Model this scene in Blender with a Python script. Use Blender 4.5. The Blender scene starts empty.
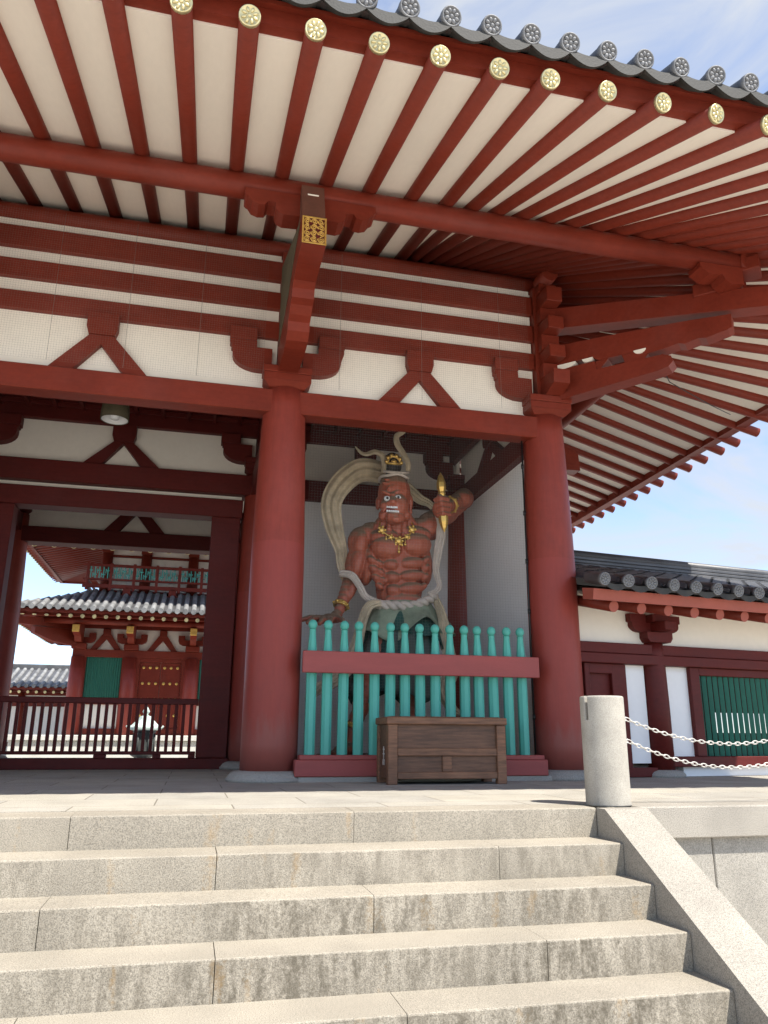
import bpy, bmesh, math, random
from mathutils import Vector, Matrix, Euler, noise as mnoise

random.seed(7)
scene = bpy.context.scene
COL = scene.collection
PI = math.pi
def R(d): return math.radians(d)

# ------------------------------------------------------------------ mesh builder
class MB:
    def __init__(s):
        s.v = []; s.f = []; s.mi = []; s.sm = []; s.m = None; s.cur = 0
    def add(s, verts, faces, smooth=False):
        b = len(s.v)
        if s.m is not None: verts = [tuple(s.m @ Vector(p)) for p in verts]
        s.v.extend(verts)
        for f in faces:
            s.f.append(tuple(b + i for i in f)); s.mi.append(s.cur); s.sm.append(smooth)
        return s
    def box(s, x0, x1, y0, y1, z0, z1, c=0.006):
        if x0 > x1: x0, x1 = x1, x0
        if y0 > y1: y0, y1 = y1, y0
        if z0 > z1: z0, z1 = z1, z0
        c = min(c, (x1-x0)*.3, (y1-y0)*.3, (z1-z0)*.3)
        if c <= 0:
            V = [(x, y, z) for x in (x0, x1) for y in (y0, y1) for z in (z0, z1)]
            return s.add(V, [(0,1,3,2),(4,6,7,5),(0,4,5,1),(2,3,7,6),(0,2,6,4),(1,5,7,3)])
        V = []; idx = {}
        for i, x in enumerate((x0, x1)):
            for j, y in enumerate((y0, y1)):
                for k, z in enumerate((z0, z1)):
                    xi = x + (c if i == 0 else -c); yi = y + (c if j == 0 else -c); zi = z + (c if k == 0 else -c)
                    idx[i,j,k] = (len(V), len(V)+1, len(V)+2)
                    V += [(x, yi, zi), (xi, y, zi), (xi, yi, z)]
        F = []
        for i in (0, 1):
            q = [idx[i,0,0][0], idx[i,1,0][0], idx[i,1,1][0], idx[i,0,1][0]]; F.append(tuple(q if i else q[::-1]))
            q = [idx[0,i,0][1], idx[0,i,1][1], idx[1,i,1][1], idx[1,i,0][1]]; F.append(tuple(q if i else q[::-1]))
            q = [idx[0,0,i][2], idx[1,0,i][2], idx[1,1,i][2], idx[0,1,i][2]]; F.append(tuple(q if i else q[::-1]))
        for a in (0, 1):
            for b in (0, 1):
                q = [idx[a,b,0][0], idx[a,b,0][1], idx[a,b,1][1], idx[a,b,1][0]]; F.append(tuple(q if (a ^ b) else q[::-1]))
                q = [idx[a,0,b][0], idx[a,1,b][0], idx[a,1,b][2], idx[a,0,b][2]]; F.append(tuple(q if not (a ^ b) else q[::-1]))
                q = [idx[0,a,b][1], idx[0,a,b][2], idx[1,a,b][2], idx[1,a,b][1]]; F.append(tuple(q if (a ^ b) else q[::-1]))
        for (i, j, k), t in idx.items():
            F.append(t if (i + j + k) % 2 else t[::-1])
        return s.add(V, F)
    def prism(s, poly, a, b, axis='x'):
        """2-D polygon extruded along an axis: x -> poly is (y,z); y -> (x,z); z -> (x,y)"""
        n = len(poly)
        def mk(p, t): return {'x': (t, p[0], p[1]), 'y': (p[0], t, p[1]), 'z': (p[0], p[1], t)}[axis]
        V = [mk(p, a) for p in poly] + [mk(p, b) for p in poly]
        F = [tuple(range(n))[::-1], tuple(range(n, 2*n))] + [(i, (i+1) % n, n+(i+1) % n, n+i) for i in range(n)]
        return s.add(V, F)
    def lathe(s, prof, c=(0,0,0), seg=32, smooth=True, cap=True, a0=0.0, squash=1.0):
        V = []; F = []
        for r, z in prof:
            for k in range(seg):
                t = a0 + 2*PI*k/seg
                V.append((c[0]+r*math.cos(t), c[1]+r*math.sin(t)*squash, c[2]+z))
        for i in range(len(prof)-1):
            for k in range(seg):
                k2 = (k+1) % seg
                F.append((i*seg+k, i*seg+k2, (i+1)*seg+k2, (i+1)*seg+k))
        s.add(V, F, smooth)
        if cap:
            b = len(s.v) - len(V)
            for st, rev in ((b, True), (b+(len(prof)-1)*seg, False)):
                q = tuple(range(st, st+seg)); s.f.append(q[::-1] if rev else q); s.mi.append(s.cur); s.sm.append(False)
        return s
    def rod(s, p0, p1, r0, r1=None, seg=12, smooth=True, cap=True):
        return s.tube([p0, p1], [r0, r1 if r1 is not None else r0], seg, smooth, cap)
    def tube(s, pts, rad, seg=10, smooth=True, cap=True, closed=False, up=None, flat=None):
        """sweep; flat = (list of thickness) gives an elliptical section whose wide axis is across `up`"""
        P = [Vector(p) for p in pts]; n = len(P)
        if not hasattr(rad, '__len__'): rad = [rad]*n
        V = []; prev = None
        for i, p in enumerate(P):
            if closed: t = P[(i+1) % n] - P[i-1]
            else: t = P[min(i+1, n-1)] - P[max(i-1, 0)]
            t.normalize()
            ref = Vector(up) if up is not None else (prev if prev is not None else (Vector((0,0,1)) if abs(t.z) < .9 else Vector((0,1,0))))
            u = ref - t*ref.dot(t)
            if u.length < 1e-5: u = t.orthogonal()
            u.normalize(); w = t.cross(u); prev = u
            for k in range(seg):
                a = 2*PI*k/seg
                th = flat[i] if flat is not None else rad[i]
                g = 1.0
                V.append(tuple(p + w*(rad[i]*math.cos(a)) + u*(th*math.sin(a)*g)))
        F = []
        m = n if closed else n-1
        for i in range(m):
            for k in range(seg):
                k2 = (k+1) % seg; j = (i+1) % n
                F.append((i*seg+k, i*seg+k2, j*seg+k2, j*seg+k))
        s.add(V, F, smooth)
        if cap and not closed:
            b = len(s.v)-len(V)
            for st, rev in ((b, True), (b+(n-1)*seg, False)):
                q = tuple(range(st, st+seg)); s.f.append(q[::-1] if rev else q); s.mi.append(s.cur); s.sm.append(False)
        return s
    def ball(s, c, r, seg=12, rings=8, rot=None):
        if not hasattr(r, '__len__'): r = (r, r, r)
        V = []; M = Euler(rot).to_matrix() if rot else None
        def put(x, y, z):
            q = Vector((x*r[0], y*r[1], z*r[2]))
            if M: q = M @ q
            V.append((c[0]+q.x, c[1]+q.y, c[2]+q.z))
        put(0, 0, -1)
        for i in range(1, rings):
            ph = -PI/2 + PI*i/rings
            for k in range(seg):
                a = 2*PI*k/seg; put(math.cos(ph)*math.cos(a), math.cos(ph)*math.sin(a), math.sin(ph))
        put(0, 0, 1)
        F = [(0, 1+(k+1) % seg, 1+k) for k in range(seg)]
        for i in range(rings-2):
            for k in range(seg):
                a = 1+i*seg; F.append((a+k, a+(k+1) % seg, a+seg+(k+1) % seg, a+seg+k))
        a = 1+(rings-2)*seg; F += [(a+k, a+(k+1) % seg, len(V)-1) for k in range(seg)]
        return s.add(V, F, True)
    def build(s, name, mat, parent=None, local=False):
        off = Vector((0,0,0))
        if parent is not None and not local:
            o = parent
            while o is not None: off += Vector(o.location); o = o.parent
        me = bpy.data.meshes.new(name)
        me.from_pydata([tuple(Vector(p)-off) for p in s.v], [], s.f)
        mats = mat if isinstance(mat, (list, tuple)) else [mat]
        for m in mats: me.materials.append(m)
        me.polygons.foreach_set('material_index', s.mi)
        me.polygons.foreach_set('use_smooth', s.sm)
        bm = bmesh.new(); bm.from_mesh(me); bmesh.ops.recalc_face_normals(bm, faces=bm.faces); bm.to_mesh(me); bm.free()
        me.update()
        ob = bpy.data.objects.new(name, me); COL.objects.link(ob)
        if parent is not None: ob.parent = parent
        return ob

def tag(o, label=None, cat=None, group=None, kind=None):
    if label: o['label'] = label
    if cat: o['category'] = cat
    if group: o['group'] = group
    if kind: o['kind'] = kind
    return o
def empty(name, loc, label, cat, group=None, rz=0):
    o = bpy.data.objects.new(name, None); COL.objects.link(o); o.location = loc; o.rotation_euler = (0,0,rz)
    o.empty_display_size = .2
    return tag(o, label, cat, group)
def copy_child(o, parent, loc=None):
    c = o.copy(); COL.objects.link(c); c.parent = parent
    if loc is not None: c.location = loc
    return c
def dup(o, parent=None, loc=None, rz=None):
    c = o.copy(); COL.objects.link(c)
    if parent is not None: c.parent = parent
    if loc is not None: c.location = loc
    if rz is not None: c.rotation_euler = (0,0,rz)
    for ch in list(o.children):
        d = ch.copy(); COL.objects.link(d); d.parent = c
    return c

# ------------------------------------------------------------------ materials
def new_mat(name):
    m = bpy.data.materials.new(name); m.use_nodes = True
    nt = m.node_tree; b = nt.nodes['Principled BSDF']
    return m, nt, b
def nd(nt, t, **kw):
    n = nt.nodes.new(t)
    for k, v in kw.items():
        if k in n.inputs: n.inputs[k].default_value = v
        else: setattr(n, k, v)
    return n
def mixc(nt, fac, a, b, blend='MIX'):
    n = nt.nodes.new('ShaderNodeMix'); n.data_type = 'RGBA'; n.blend_type = blend
    L = nt.links
    for sock, val in ((n.inputs[0], fac), (n.inputs[6], a), (n.inputs[7], b)):
        if hasattr(val, 'is_linked'): L.new(val, sock)
        elif hasattr(val, '__len__'): sock.default_value = (*val, 1) if len(val) == 3 else val
        else: sock.default_value = val
    return n.outputs[2]
def ramp(nt, src, stops):
    n = nt.nodes.new('ShaderNodeValToRGB'); cr = n.color_ramp
    while len(cr.elements) < len(stops): cr.elements.new(.5)
    for e, (p, c) in zip(cr.elements, stops): e.position = p; e.color = (c, c, c, 1) if not hasattr(c, '__len__') else (*c, 1)
    nt.links.new(src, n.inputs[0]); return n.outputs[0]
def coords(nt, scale=(1,1,1), kind='Object'):
    tc = nt.nodes.new('ShaderNodeTexCoord'); mp = nt.nodes.new('ShaderNodeMapping')
    mp.inputs['Scale'].default_value = scale; nt.links.new(tc.outputs[kind], mp.inputs[0]); return mp.outputs[0]
def noise(nt, vec, scale, detail=4, rough=.55):
    n = nd(nt, 'ShaderNodeTexNoise'); n.inputs['Scale'].default_value = scale; n.inputs['Detail'].default_value = detail
    n.inputs['Roughness'].default_value = rough; nt.links.new(vec, n.inputs['Vector']); return n.outputs['Fac']
def bump(nt, b, h, strength=.2, dist=.01):
    n = nd(nt, 'ShaderNodeBump'); n.inputs['Strength'].default_value = strength; n.inputs['Distance'].default_value = dist
    nt.links.new(h, n.inputs['Height']); nt.links.new(n.outputs[0], b.inputs['Normal'])

def paint(name, col, rough=.5, var=.16, scale=1.3, streak=(1,1,1), spec=.35, bmp=.08, wear=0, grain=(1,1,1), base_dirt=False):
    m, nt, b = new_mat(name); L = nt.links
    v = coords(nt, streak)
    n1 = noise(nt, v, scale, 5); n2 = noise(nt, v, scale*14, 3)
    f = ramp(nt, n1, [(.3, 0), (.72, 1)])
    c1 = tuple(c*(1-var) for c in col); c2 = tuple(min(1, c*(1+var)) for c in col)
    c = mixc(nt, f, c1, c2)
    mo = min(1, var*6); g = ramp(nt, n2, [(.35, 1-.07*mo), (.65, 1+.05*mo)])
    c = mixc(nt, 1.0, c, g, 'MULTIPLY')
    if wear:
        # fine grain along the member, faded blotches and small chips
        gz = noise(nt, coords(nt, grain), 9, 4, .6); c = mixc(nt, 1.0, c, ramp(nt, gz, [(.3, .90), (.5, 1.0), (.7, 1.08)]), 'MULTIPLY')
        bl = noise(nt, coords(nt), .75, 5, .65); fd = nd(nt, 'ShaderNodeMath', operation='MULTIPLY'); L.new(ramp(nt, bl, [(.50, 0), (.72, 1)]), fd.inputs[0]); fd.inputs[1].default_value = wear
        c = mixc(nt, fd.outputs[0], c, tuple(min(1, x*1.1+.05) for x in col))
        ch = noise(nt, coords(nt), 31, 5, .7); cf_ = ramp(nt, ch, [(.70, 0), (.74, .55)]); c = mixc(nt, cf_, c, tuple(x*.45 for x in col))
    if base_dirt:
        tcd = nd(nt, 'ShaderNodeNewGeometry'); sd_ = nd(nt, 'ShaderNodeSeparateXYZ'); L.new(tcd.outputs['Position'], sd_.inputs[0])
        nz = nd(nt, 'ShaderNodeMath', operation='MULTIPLY_ADD'); L.new(noise(nt, coords(nt, (3, 3, .6)), 3, 4), nz.inputs[0]); nz.inputs[1].default_value = -.9; L.new(sd_.outputs[2], nz.inputs[2])
        c = mixc(nt, ramp(nt, nz.outputs[0], [(.0, .32), (.25, 0)]), c, (.20, .16, .13))
        lo = nd(nt, 'ShaderNodeMath', operation='LESS_THAN'); L.new(sd_.outputs[2], lo.inputs[0]); lo.inputs[1].default_value = 2.72
        l2 = nd(nt, 'ShaderNodeMath', operation='MULTIPLY'); L.new(lo.outputs[0], l2.inputs[0]); l2.inputs[1].default_value = .35
        c = mixc(nt, l2.outputs[0], c, (.30, .050, .042))
    L.new(c, b.inputs['Base Color'])
    rr = nd(nt, 'ShaderNodeMapRange'); L.new(n1, rr.inputs[0]); rr.inputs[3].default_value = rough-.1; rr.inputs[4].default_value = rough+.12
    L.new(rr.outputs[0], b.inputs['Roughness']); b.inputs['Specular IOR Level'].default_value = spec
    bump(nt, b, n2, bmp, .01)
    return m

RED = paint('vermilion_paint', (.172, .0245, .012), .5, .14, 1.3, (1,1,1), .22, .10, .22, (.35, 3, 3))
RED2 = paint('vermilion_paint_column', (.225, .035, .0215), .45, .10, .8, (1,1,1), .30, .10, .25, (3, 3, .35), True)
REDIN = paint('vermilion_paint_shaded', (.098, .0108, .008), .55, .14, 1.3, (1,1,1), .25, .10, .15, (.35, 3, 3))  # same vermilion, darkened to stand in for interior shade
WOODR = paint('dusty_red_brown', (.14, .055, .036), .7, .2, 3)
SALMON = paint('salmon_paint', (.34, .08, .052), .55, .10)
RAIL = paint('faded_red_paint', (.30, .066, .058), .55, .10, 1.5, (1, 1, 6))
PLASTER = paint('white_plaster', (.86, .81, .71), .85, .04, .9, (1,1,1), .2, .06)
PLASTER2 = paint('white_plaster_cool', (.87, .86, .84), .85, .03, .9, (1,1,1), .2, .05)
BOARD = paint('eave_board_plaster', (.86, .78, .67), .85, .035, .8, (2.2,.6,1), .2, .03)
TEAL = paint('teal_paint', (.09, .40, .32), .5, .10, 2.0, (1,1,.3))
GREEN = paint('green_paint', (.025, .14, .095), .55, .14)
OLIVE = paint('dusty_olive_board', (.10, .085, .05), .8, .2, 3)
TILE = paint('roof_tile_clay', (.085, .085, .088), .45, .35, 2.2, (1,1,1), .5, .25)
TILE2 = paint('disc_tile_lit', (.17, .17, .172), .55, .4, 5, (1,1,1), .4, .25)  # tile grey lightened to hold the light the petals catch
TILED = paint('roof_tile_dirty', (.042, .040, .036), .7, .4, 4, (1,1,1), .3, .3)
TILEL = paint('roof_tile_pale', (.22, .22, .215), .6, .45, 2.5, (1,1,1), .4, .2)  # paler, more mottled grey for cover rows of the far roofs
BRONZE = paint('pale_verdigris_bronze', (.46, .55, .50), .6, .3, 4)
DARKB = paint('dark_bronze', (.06, .065, .06), .55, .3, 4)
WIRE = paint('mesh_wire', (.16, .14, .125), .6, .1)
WIREG = paint('galvanised_wire', (.30, .29, .27), .5, .1)
BLACK = paint('black_metal', (.015, .015, .015), .4, .1)
CHAINM = paint('weathered_white_chain', (.58, .55, .50), .5, .2, 20)
EYEW = paint('eye_white', (.8, .8, .78), .25, .02)
CREAM = paint('cream_scarf', (.50, .41, .28), .75, .30, 5)
ROPE = paint('cream_belt', (.56, .49, .42), .75, .15, 6)
SAGE = paint('sage_cloth', (.25, .30, .21), .75, .25, 5)
DKGREEN = paint('dark_green_cloth', (.025, .075, .06), .65, .4, 3)
HAIRM = paint('topknot_dark', (.035, .03, .027), .6, .2)
ROCK = paint('rock_pedestal', (.12, .10, .085), .85, .4, 3, (1,1,1), .2, .6)

def gold(name, col, rough=.38):
    m, nt, b = new_mat(name); v = coords(nt)
    n = noise(nt, v, 30, 4); f = ramp(nt, n, [(.3, 0), (.7, 1)])
    c = mixc(nt, f, tuple(x*.75 for x in col), col); nt.links.new(c, b.inputs['Base Color'])
    b.inputs['Metallic'].default_value = .75; b.inputs['Roughness'].default_value = rough
    bump(nt, b, n, .15, .004); return m
GOLD = gold('gilt_metal', (.80, .52, .14))
GOLDP = gold('pale_gilt_metal', (.74, .64, .35), .45)

def granite(name, col=(.50, .475, .425), stains=False, big=1.0, joints=None, con=1.0):
    m, nt, b = new_mat(name); L = nt.links
    v = coords(nt)
    sp = noise(nt, v, 150, 2, .75); sp2 = noise(nt, v, 320, 2, .6); bl = noise(nt, v, 1.7*big, 5)
    s1 = ramp(nt, sp, [(.36, 1-.42*con), (.5, 1.0), (.64, 1+.22*con)])
    s2 = ramp(nt, sp2, [(.3, .78), (.6, 1.08)])
    c = mixc(nt, 1, col, s1, 'MULTIPLY'); c = mixc(nt, 1, c, s2, 'MULTIPLY')
    f = ramp(nt, bl, [(.35, .86), (.65, 1.06)]); c = mixc(nt, 1, c, f, 'MULTIPLY')
    if stains:
        g = nd(nt, 'ShaderNodeNewGeometry'); sx = nd(nt, 'ShaderNodeSeparateXYZ'); L.new(g.outputs['Normal'], sx.inputs[0])
        vert = ramp(nt, sx.outputs[2], [(.3, 1), (.6, 0)])
        px = nd(nt, 'ShaderNodeSeparateXYZ'); tc = nd(nt, 'ShaderNodeTexCoord'); L.new(tc.outputs['Object'], px.inputs[0])
        # dark rain streaks: narrow in x, long in z; stronger on the lower steps
        sv = coords(nt, (5.5, 2.0, 1.3)); st = noise(nt, sv, 2.6, 5, .65)
        sfine = noise(nt, v, 42, 3, .7)
        mx = nd(nt, 'ShaderNodeMath', operation='MULTIPLY_ADD'); L.new(sfine, mx.inputs[0]); mx.inputs[1].default_value = .55; L.new(st, mx.inputs[2])
        patch = noise(nt, v, .9, 3)
        amt = nd(nt, 'ShaderNodeMapRange'); L.new(px.outputs[1], amt.inputs[0])
        amt.inputs[1].default_value = .93; amt.inputs[2].default_value = .05; amt.inputs[3].default_value = .22; amt.inputs[4].default_value = 1.0
        a2 = nd(nt, 'ShaderNodeMath', operation='MULTIPLY'); L.new(amt.outputs[0], a2.inputs[0]); L.new(ramp(nt, patch, [(.36, .15), (.62, 1)]), a2.inputs[1])
        sm = ramp(nt, mx.outputs[0], [(.66, 0), (.92, .85)])
        a3 = nd(nt, 'ShaderNodeMath', operation='MULTIPLY'); L.new(a2.outputs[0], a3.inputs[0]); L.new(sm, a3.inputs[1])
        a4 = nd(nt, 'ShaderNodeMath', operation='MULTIPLY'); L.new(a3.outputs[0], a4.inputs[0]); L.new(vert, a4.inputs[1])
        c = mixc(nt, a4.outputs[0], c, (.10, .085, .062))
        # rust and ochre runs
        rv = coords(nt, (3.2, 1.0, .55)); rn = noise(nt, rv, 2.3, 3, .5); rg = nd(nt, 'ShaderNodeMath', operation='MULTIPLY_ADD'); L.new(sfine, rg.inputs[0]); rg.inputs[1].default_value = .30; L.new(rn, rg.inputs[2]); rf = ramp(nt, rg.outputs[0], [(.78, 0), (.95, .5)])
        a5 = nd(nt, 'ShaderNodeMath', operation='MULTIPLY'); L.new(rf, a5.inputs[0]); L.new(vert, a5.inputs[1])
        c = mixc(nt, a5.outputs[0], c, (.40, .25, .10))
    if joints:
        bw, bh, off = joints
        br = nd(nt, 'ShaderNodeTexBrick'); L.new(v, br.inputs['Vector']); br.inputs['Scale'].default_value = 1.0
        br.inputs['Brick Width'].default_value = bw; br.inputs['Row Height'].default_value = bh; br.inputs['Mortar Size'].default_value = .006
        br.inputs['Mortar Smooth'].default_value = .3; br.inputs['Bias'].default_value = 0
        br.inputs['Color1'].default_value = (1.05, 1.04, 1.0, 1); br.inputs['Color2'].default_value = (.90, .91, .92, 1); br.inputs['Mortar'].default_value = (.45, .43, .40, 1)
        c = mixc(nt, 1, c, br.outputs['Color'], 'MULTIPLY')
    L.new(c, b.inputs['Base Color']); b.inputs['Roughness'].default_value = .82; b.inputs['Specular IOR Level'].default_value = .25
    bump(nt, b, sp, .35, .004)
    return m
GRANITE = granite('granite', (.34, .31, .262))
GRSTEP = granite('granite_stained_step', (.35, .312, .25), True)
GRPAVE = granite('granite_paving', (.41, .38, .325), False, 1.0, (1.1, .62, .5))
GRPOST = granite('granite_post', (.40, .37, .315), False, 3, None, .45)
GRBASE = granite('granite_plinth', (.36, .34, .30))
GRWALL = granite('granite_wall', (.34, .315, .27), False, 2)
GRPOD = granite('granite_podium', (.60, .58, .52))

def wood(name, col):
    m, nt, b = new_mat(name); L = nt.links
    v = coords(nt, (1.2, 14, 14)); n = noise(nt, v, 3.0, 6, .65); v2 = coords(nt); n2 = noise(nt, v2, 2.2, 3)
    c = mixc(nt, ramp(nt, n, [(.3, 0), (.7, 1)]), tuple(x*.55 for x in col), tuple(x*1.35 for x in col))
    c = mixc(nt, 1, c, ramp(nt, n2, [(.3, .75), (.7, 1.15)]), 'MULTIPLY')
    L.new(c, b.inputs['Base Color']); b.inputs['Roughness'].default_value = .6; bump(nt, b, n, .3, .006); return m
WOOD = wood('aged_brown_wood', (.215, .100, .050))
WOODD = wood('aged_dark_wood', (.150, .072, .038))

def statue_mat():
    m, nt, b = new_mat('statue_lacquer'); L = nt.links
    g = nd(nt, 'ShaderNodeNewGeometry'); sx = nd(nt, 'ShaderNodeSeparateXYZ'); L.new(g.outputs['Normal'], sx.inputs[0])
    v = coords(nt); n = noise(nt, v, 5, 5); n2 = noise(nt, v, 26, 4)
    ad = nd(nt, 'ShaderNodeMath', operation='MULTIPLY_ADD'); L.new(n, ad.inputs[0]); ad.inputs[1].default_value = .5; L.new(sx.outputs[2], ad.inputs[2])
    f = ramp(nt, ad.outputs[0], [(.42, 0), (.78, .85)])
    base = mixc(nt, ramp(nt, n2, [(.3, 0), (.7, 1)]), (.33, .082, .045), (.43, .115, .062))
    c = mixc(nt, f, base, (.19, .15, .10)); L.new(c, b.inputs['Base Color'])
    b.inputs['Roughness'].default_value = .5; bump(nt, b, n2, .12, .01); return m
SKIN = statue_mat()

# ------------------------------------------------------------------ sun, sky, camera
LD = Vector((-.36, .50, -1.0)).normalized()          # direction the sunlight travels
sun = bpy.data.lights.new('sun', 'SUN'); sun.energy = 2.4; sun.angle = R(.53); sun.color = (1, .955, .88)
so = bpy.data.objects.new('sun', sun); COL.objects.link(so); so.rotation_euler = LD.to_track_quat('-Z', 'Y').to_euler(); so.location = (3, -12, 20)
elev = math.asin(-LD.z); rot = math.atan2(-LD.x, -LD.y)
w = bpy.data.worlds.new('World'); scene.world = w; w.use_nodes = True
nt = w.node_tree; bg = nt.nodes['Background']
sky = nt.nodes.new('ShaderNodeTexSky'); sky.sky_type = 'NISHITA'; sky.sun_disc = False
sky.sun_elevation = elev; sky.sun_rotation = rot; sky.air_density = .78; sky.altitude = 900; sky.dust_density = .35; sky.ozone_density = 1.6
tc = nt.nodes.new('ShaderNodeTexCoord'); mp = nt.nodes.new('ShaderNodeMapping'); mp.inputs['Scale'].default_value = (1.4, 1.4, 3.4)
nt.links.new(tc.outputs['Generated'], mp.inputs[0])
cn = nt.nodes.new('ShaderNodeTexNoise'); cn.inputs['Scale'].default_value = 2.4; cn.inputs['Detail'].default_value = 7; cn.inputs['Roughness'].default_value = .55; cn.inputs['Distortion'].default_value = .6
nt.links.new(mp.outputs[0], cn.inputs['Vector'])
cf = ramp(nt, cn.outputs['Fac'], [(.44, .16), (.62, .9)])
skc = mixc(nt, cf, sky.outputs[0], (2.1, 2.2, 2.35))
nt.links.new(skc, bg.inputs['Color']); bg.inputs['Strength'].default_value = .10

cam = bpy.data.cameras.new('camera'); co = bpy.data.objects.new('camera', cam); COL.objects.link(co); scene.camera = co
fw = Vector((0.22224822, 0.93443713, 0.27826783)); rt = Vector((0.97246501, -0.23298003, 0.00566566)); up = Vector((-0.07012505, -0.26934654, 0.96048681))
M3 = Matrix((rt, up, -fw)).transposed(); co.matrix_world = Matrix.Translation((-.8783, -9.2785, .4869)) @ M3.to_4x4()
cam.sensor_fit = 'HORIZONTAL'; cam.sensor_width = 36; cam.lens = 36*775.11/768; cam.clip_end = 3000; cam.clip_start = .05

vs = scene.view_settings; vs.view_transform = 'Standard'; vs.look = 'None'; vs.exposure = 1.88; vs.gamma = 1; vs.use_curve_mapping = False
scene.cycles.use_denoising = True; scene.cycles.max_bounces = 10; scene.cycles.diffuse_bounces = 7; scene.cycles.glossy_bounces = 3
scene.cycles.sample_clamp_indirect = 8; scene.cycles.caustics_reflective = False; scene.cycles.caustics_refractive = False

# ------------------------------------------------------------------ ground
GZ = -1.185
def ground_mat():
    m, nt, b = new_mat('pale_gravel'); L = nt.links; v = coords(nt)
    n = noise(nt, v, 60, 3, .7); n2 = noise(nt, v, .25, 4)
    c = mixc(nt, ramp(nt, n, [(.3, 0), (.7, 1)]), (.50, .47, .42), (.68, .64, .58)); c = mixc(nt, 1, c, ramp(nt, n2, [(.3, .88), (.7, 1.05)]), 'MULTIPLY')
    L.new(c, b.inputs['Base Color']); b.inputs['Roughness'].default_value = .9; bump(nt, b, n, .5, .01); return m
mb = MB(); mb.add([(-1500,-1500,GZ),(1500,-1500,GZ),(1500,1500,GZ),(-1500,1500,GZ)], [(0,1,2,3)])
tag(mb.build('ground', ground_mat()), kind='structure')
mb = MB(); mb.box(-16, 16, -3.45, 7.8, GZ-.3, 0, 0)
tag(mb.build('paved_terrace', GRPAVE), kind='structure')

# ------------------------------------------------------------------ staircase
XS = 2.02; XL = -6.62; YE = -3.8; RI = .1975; TR = .3457
st = empty('stone_staircase', (-2.3, -4.7, GZ), 'weathered granite staircase with streaked risers leading up to the gate terrace', 'staircase')
def stone(mb, xa, xb, y0, y1, z0, z1):
    # a kerb-like block whose front edge is slightly worn and chipped
    n = max(6, int((xb-xa)/.03)); V = []; F = []; ph = random.uniform(0, 99)
    for i in range(n+1):
        x = xa+(xb-xa)*i/n; e = .006+.005*abs(mnoise.noise((x*3, ph, 0)))+.006*max(0, mnoise.noise((x*14, ph, 3))-.25)
        if i in (0, n): e += .004
        w = .0016*mnoise.noise((x*5, ph, 7))
        V += [(x, y1, z0), (x, y0+w, z0), (x, y0+w, z1-e*1.1), (x, y0+w+e*.35, z1-e*.35), (x, y0+w+e*1.1, z1), (x, y1, z1)]
    for i in range(n):
        for k in range(6): F.append((i*6+k, i*6+(k+1) % 6, i*6+6+(k+1) % 6, i*6+6+k))
    F += [tuple(range(6)), tuple(n*6+k for k in range(6))]; mb.add(V, F)
jo = [.23, 1.125, .215, 1.12, .225, 1.1]
for i in range(6):
    xs = sorted([XL] + [x for x in [jo[i] + 1.8*k for k in range(-6, 3)] if XL+.2 < x < XS-.1] + [XS])
    mb = MB(); y0 = YE - i*TR; yb = y0 + TR + .12 if i else -3.451
    for a, b_ in zip(xs, xs[1:]):
        dz = random.uniform(-.003, .002)
        stone(mb, a+.0022, b_-.0022, y0 + random.uniform(-.003, .003), yb, -(i+1)*RI - .02, -i*RI + dz)
    mb.build('step', GRSTEP, st)
mb = MB(); mb.box(XL+.01, XS-.01, -5.4, -3.452, GZ, -5*RI-.03, 0)
mb.prism([(-3.46, -.24), (-3.46, GZ), (-5.45, GZ)], XL+.01, XS-.01, 'x'); mb.build('core', GRWALL, st)
for xa in (XS+.002, XL-.342):
    mb = MB(); mb.prism([(-3.80, -.001), (-3.925, -.001), (-6.03, GZ), (-3.80, GZ)], xa, xa+.34, 'x')
    mb.build('cheek_wall', GRANITE, st)
rw = empty('retaining_wall', (6, -3.6, GZ), 'granite terrace retaining wall with projecting coping stones right of the stairs', 'wall')
mb = MB(); x = XS+.345; k = 0
while x < 16:
    b_ = min(16, x+1.75+.2*(k % 2)); mb.box(x+.003, b_-.003, -3.8, -3.451, -.225, 0, .01); x = b_; k += 1
mb.build('coping', GRANITE, rw)
mb = MB(); x = XS+.345
for k in range(16):
    b_ = x+.63 if k == 0 else x+.9
    mb.box(x+.003, min(16,b_)-.003, -3.735, -3.452, GZ, -.2255, .008); x = b_
    if x > 15.9: break
mb.build('wall_face', GRWALL, rw)
lw = empty('retaining_wall', (-11, -3.6, GZ), 'granite terrace retaining wall with coping stones left of the stairs', 'wall')
mb = MB(); mb.box(-16, XL-.345, -3.8, -3.451, -.225, 0, .01); mb.build('coping', GRANITE, lw)
mb = MB(); mb.box(-16, XL-.345, -3.735, -3.452, GZ, -.2255, .008); mb.build('wall_face', GRWALL, lw)

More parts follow.
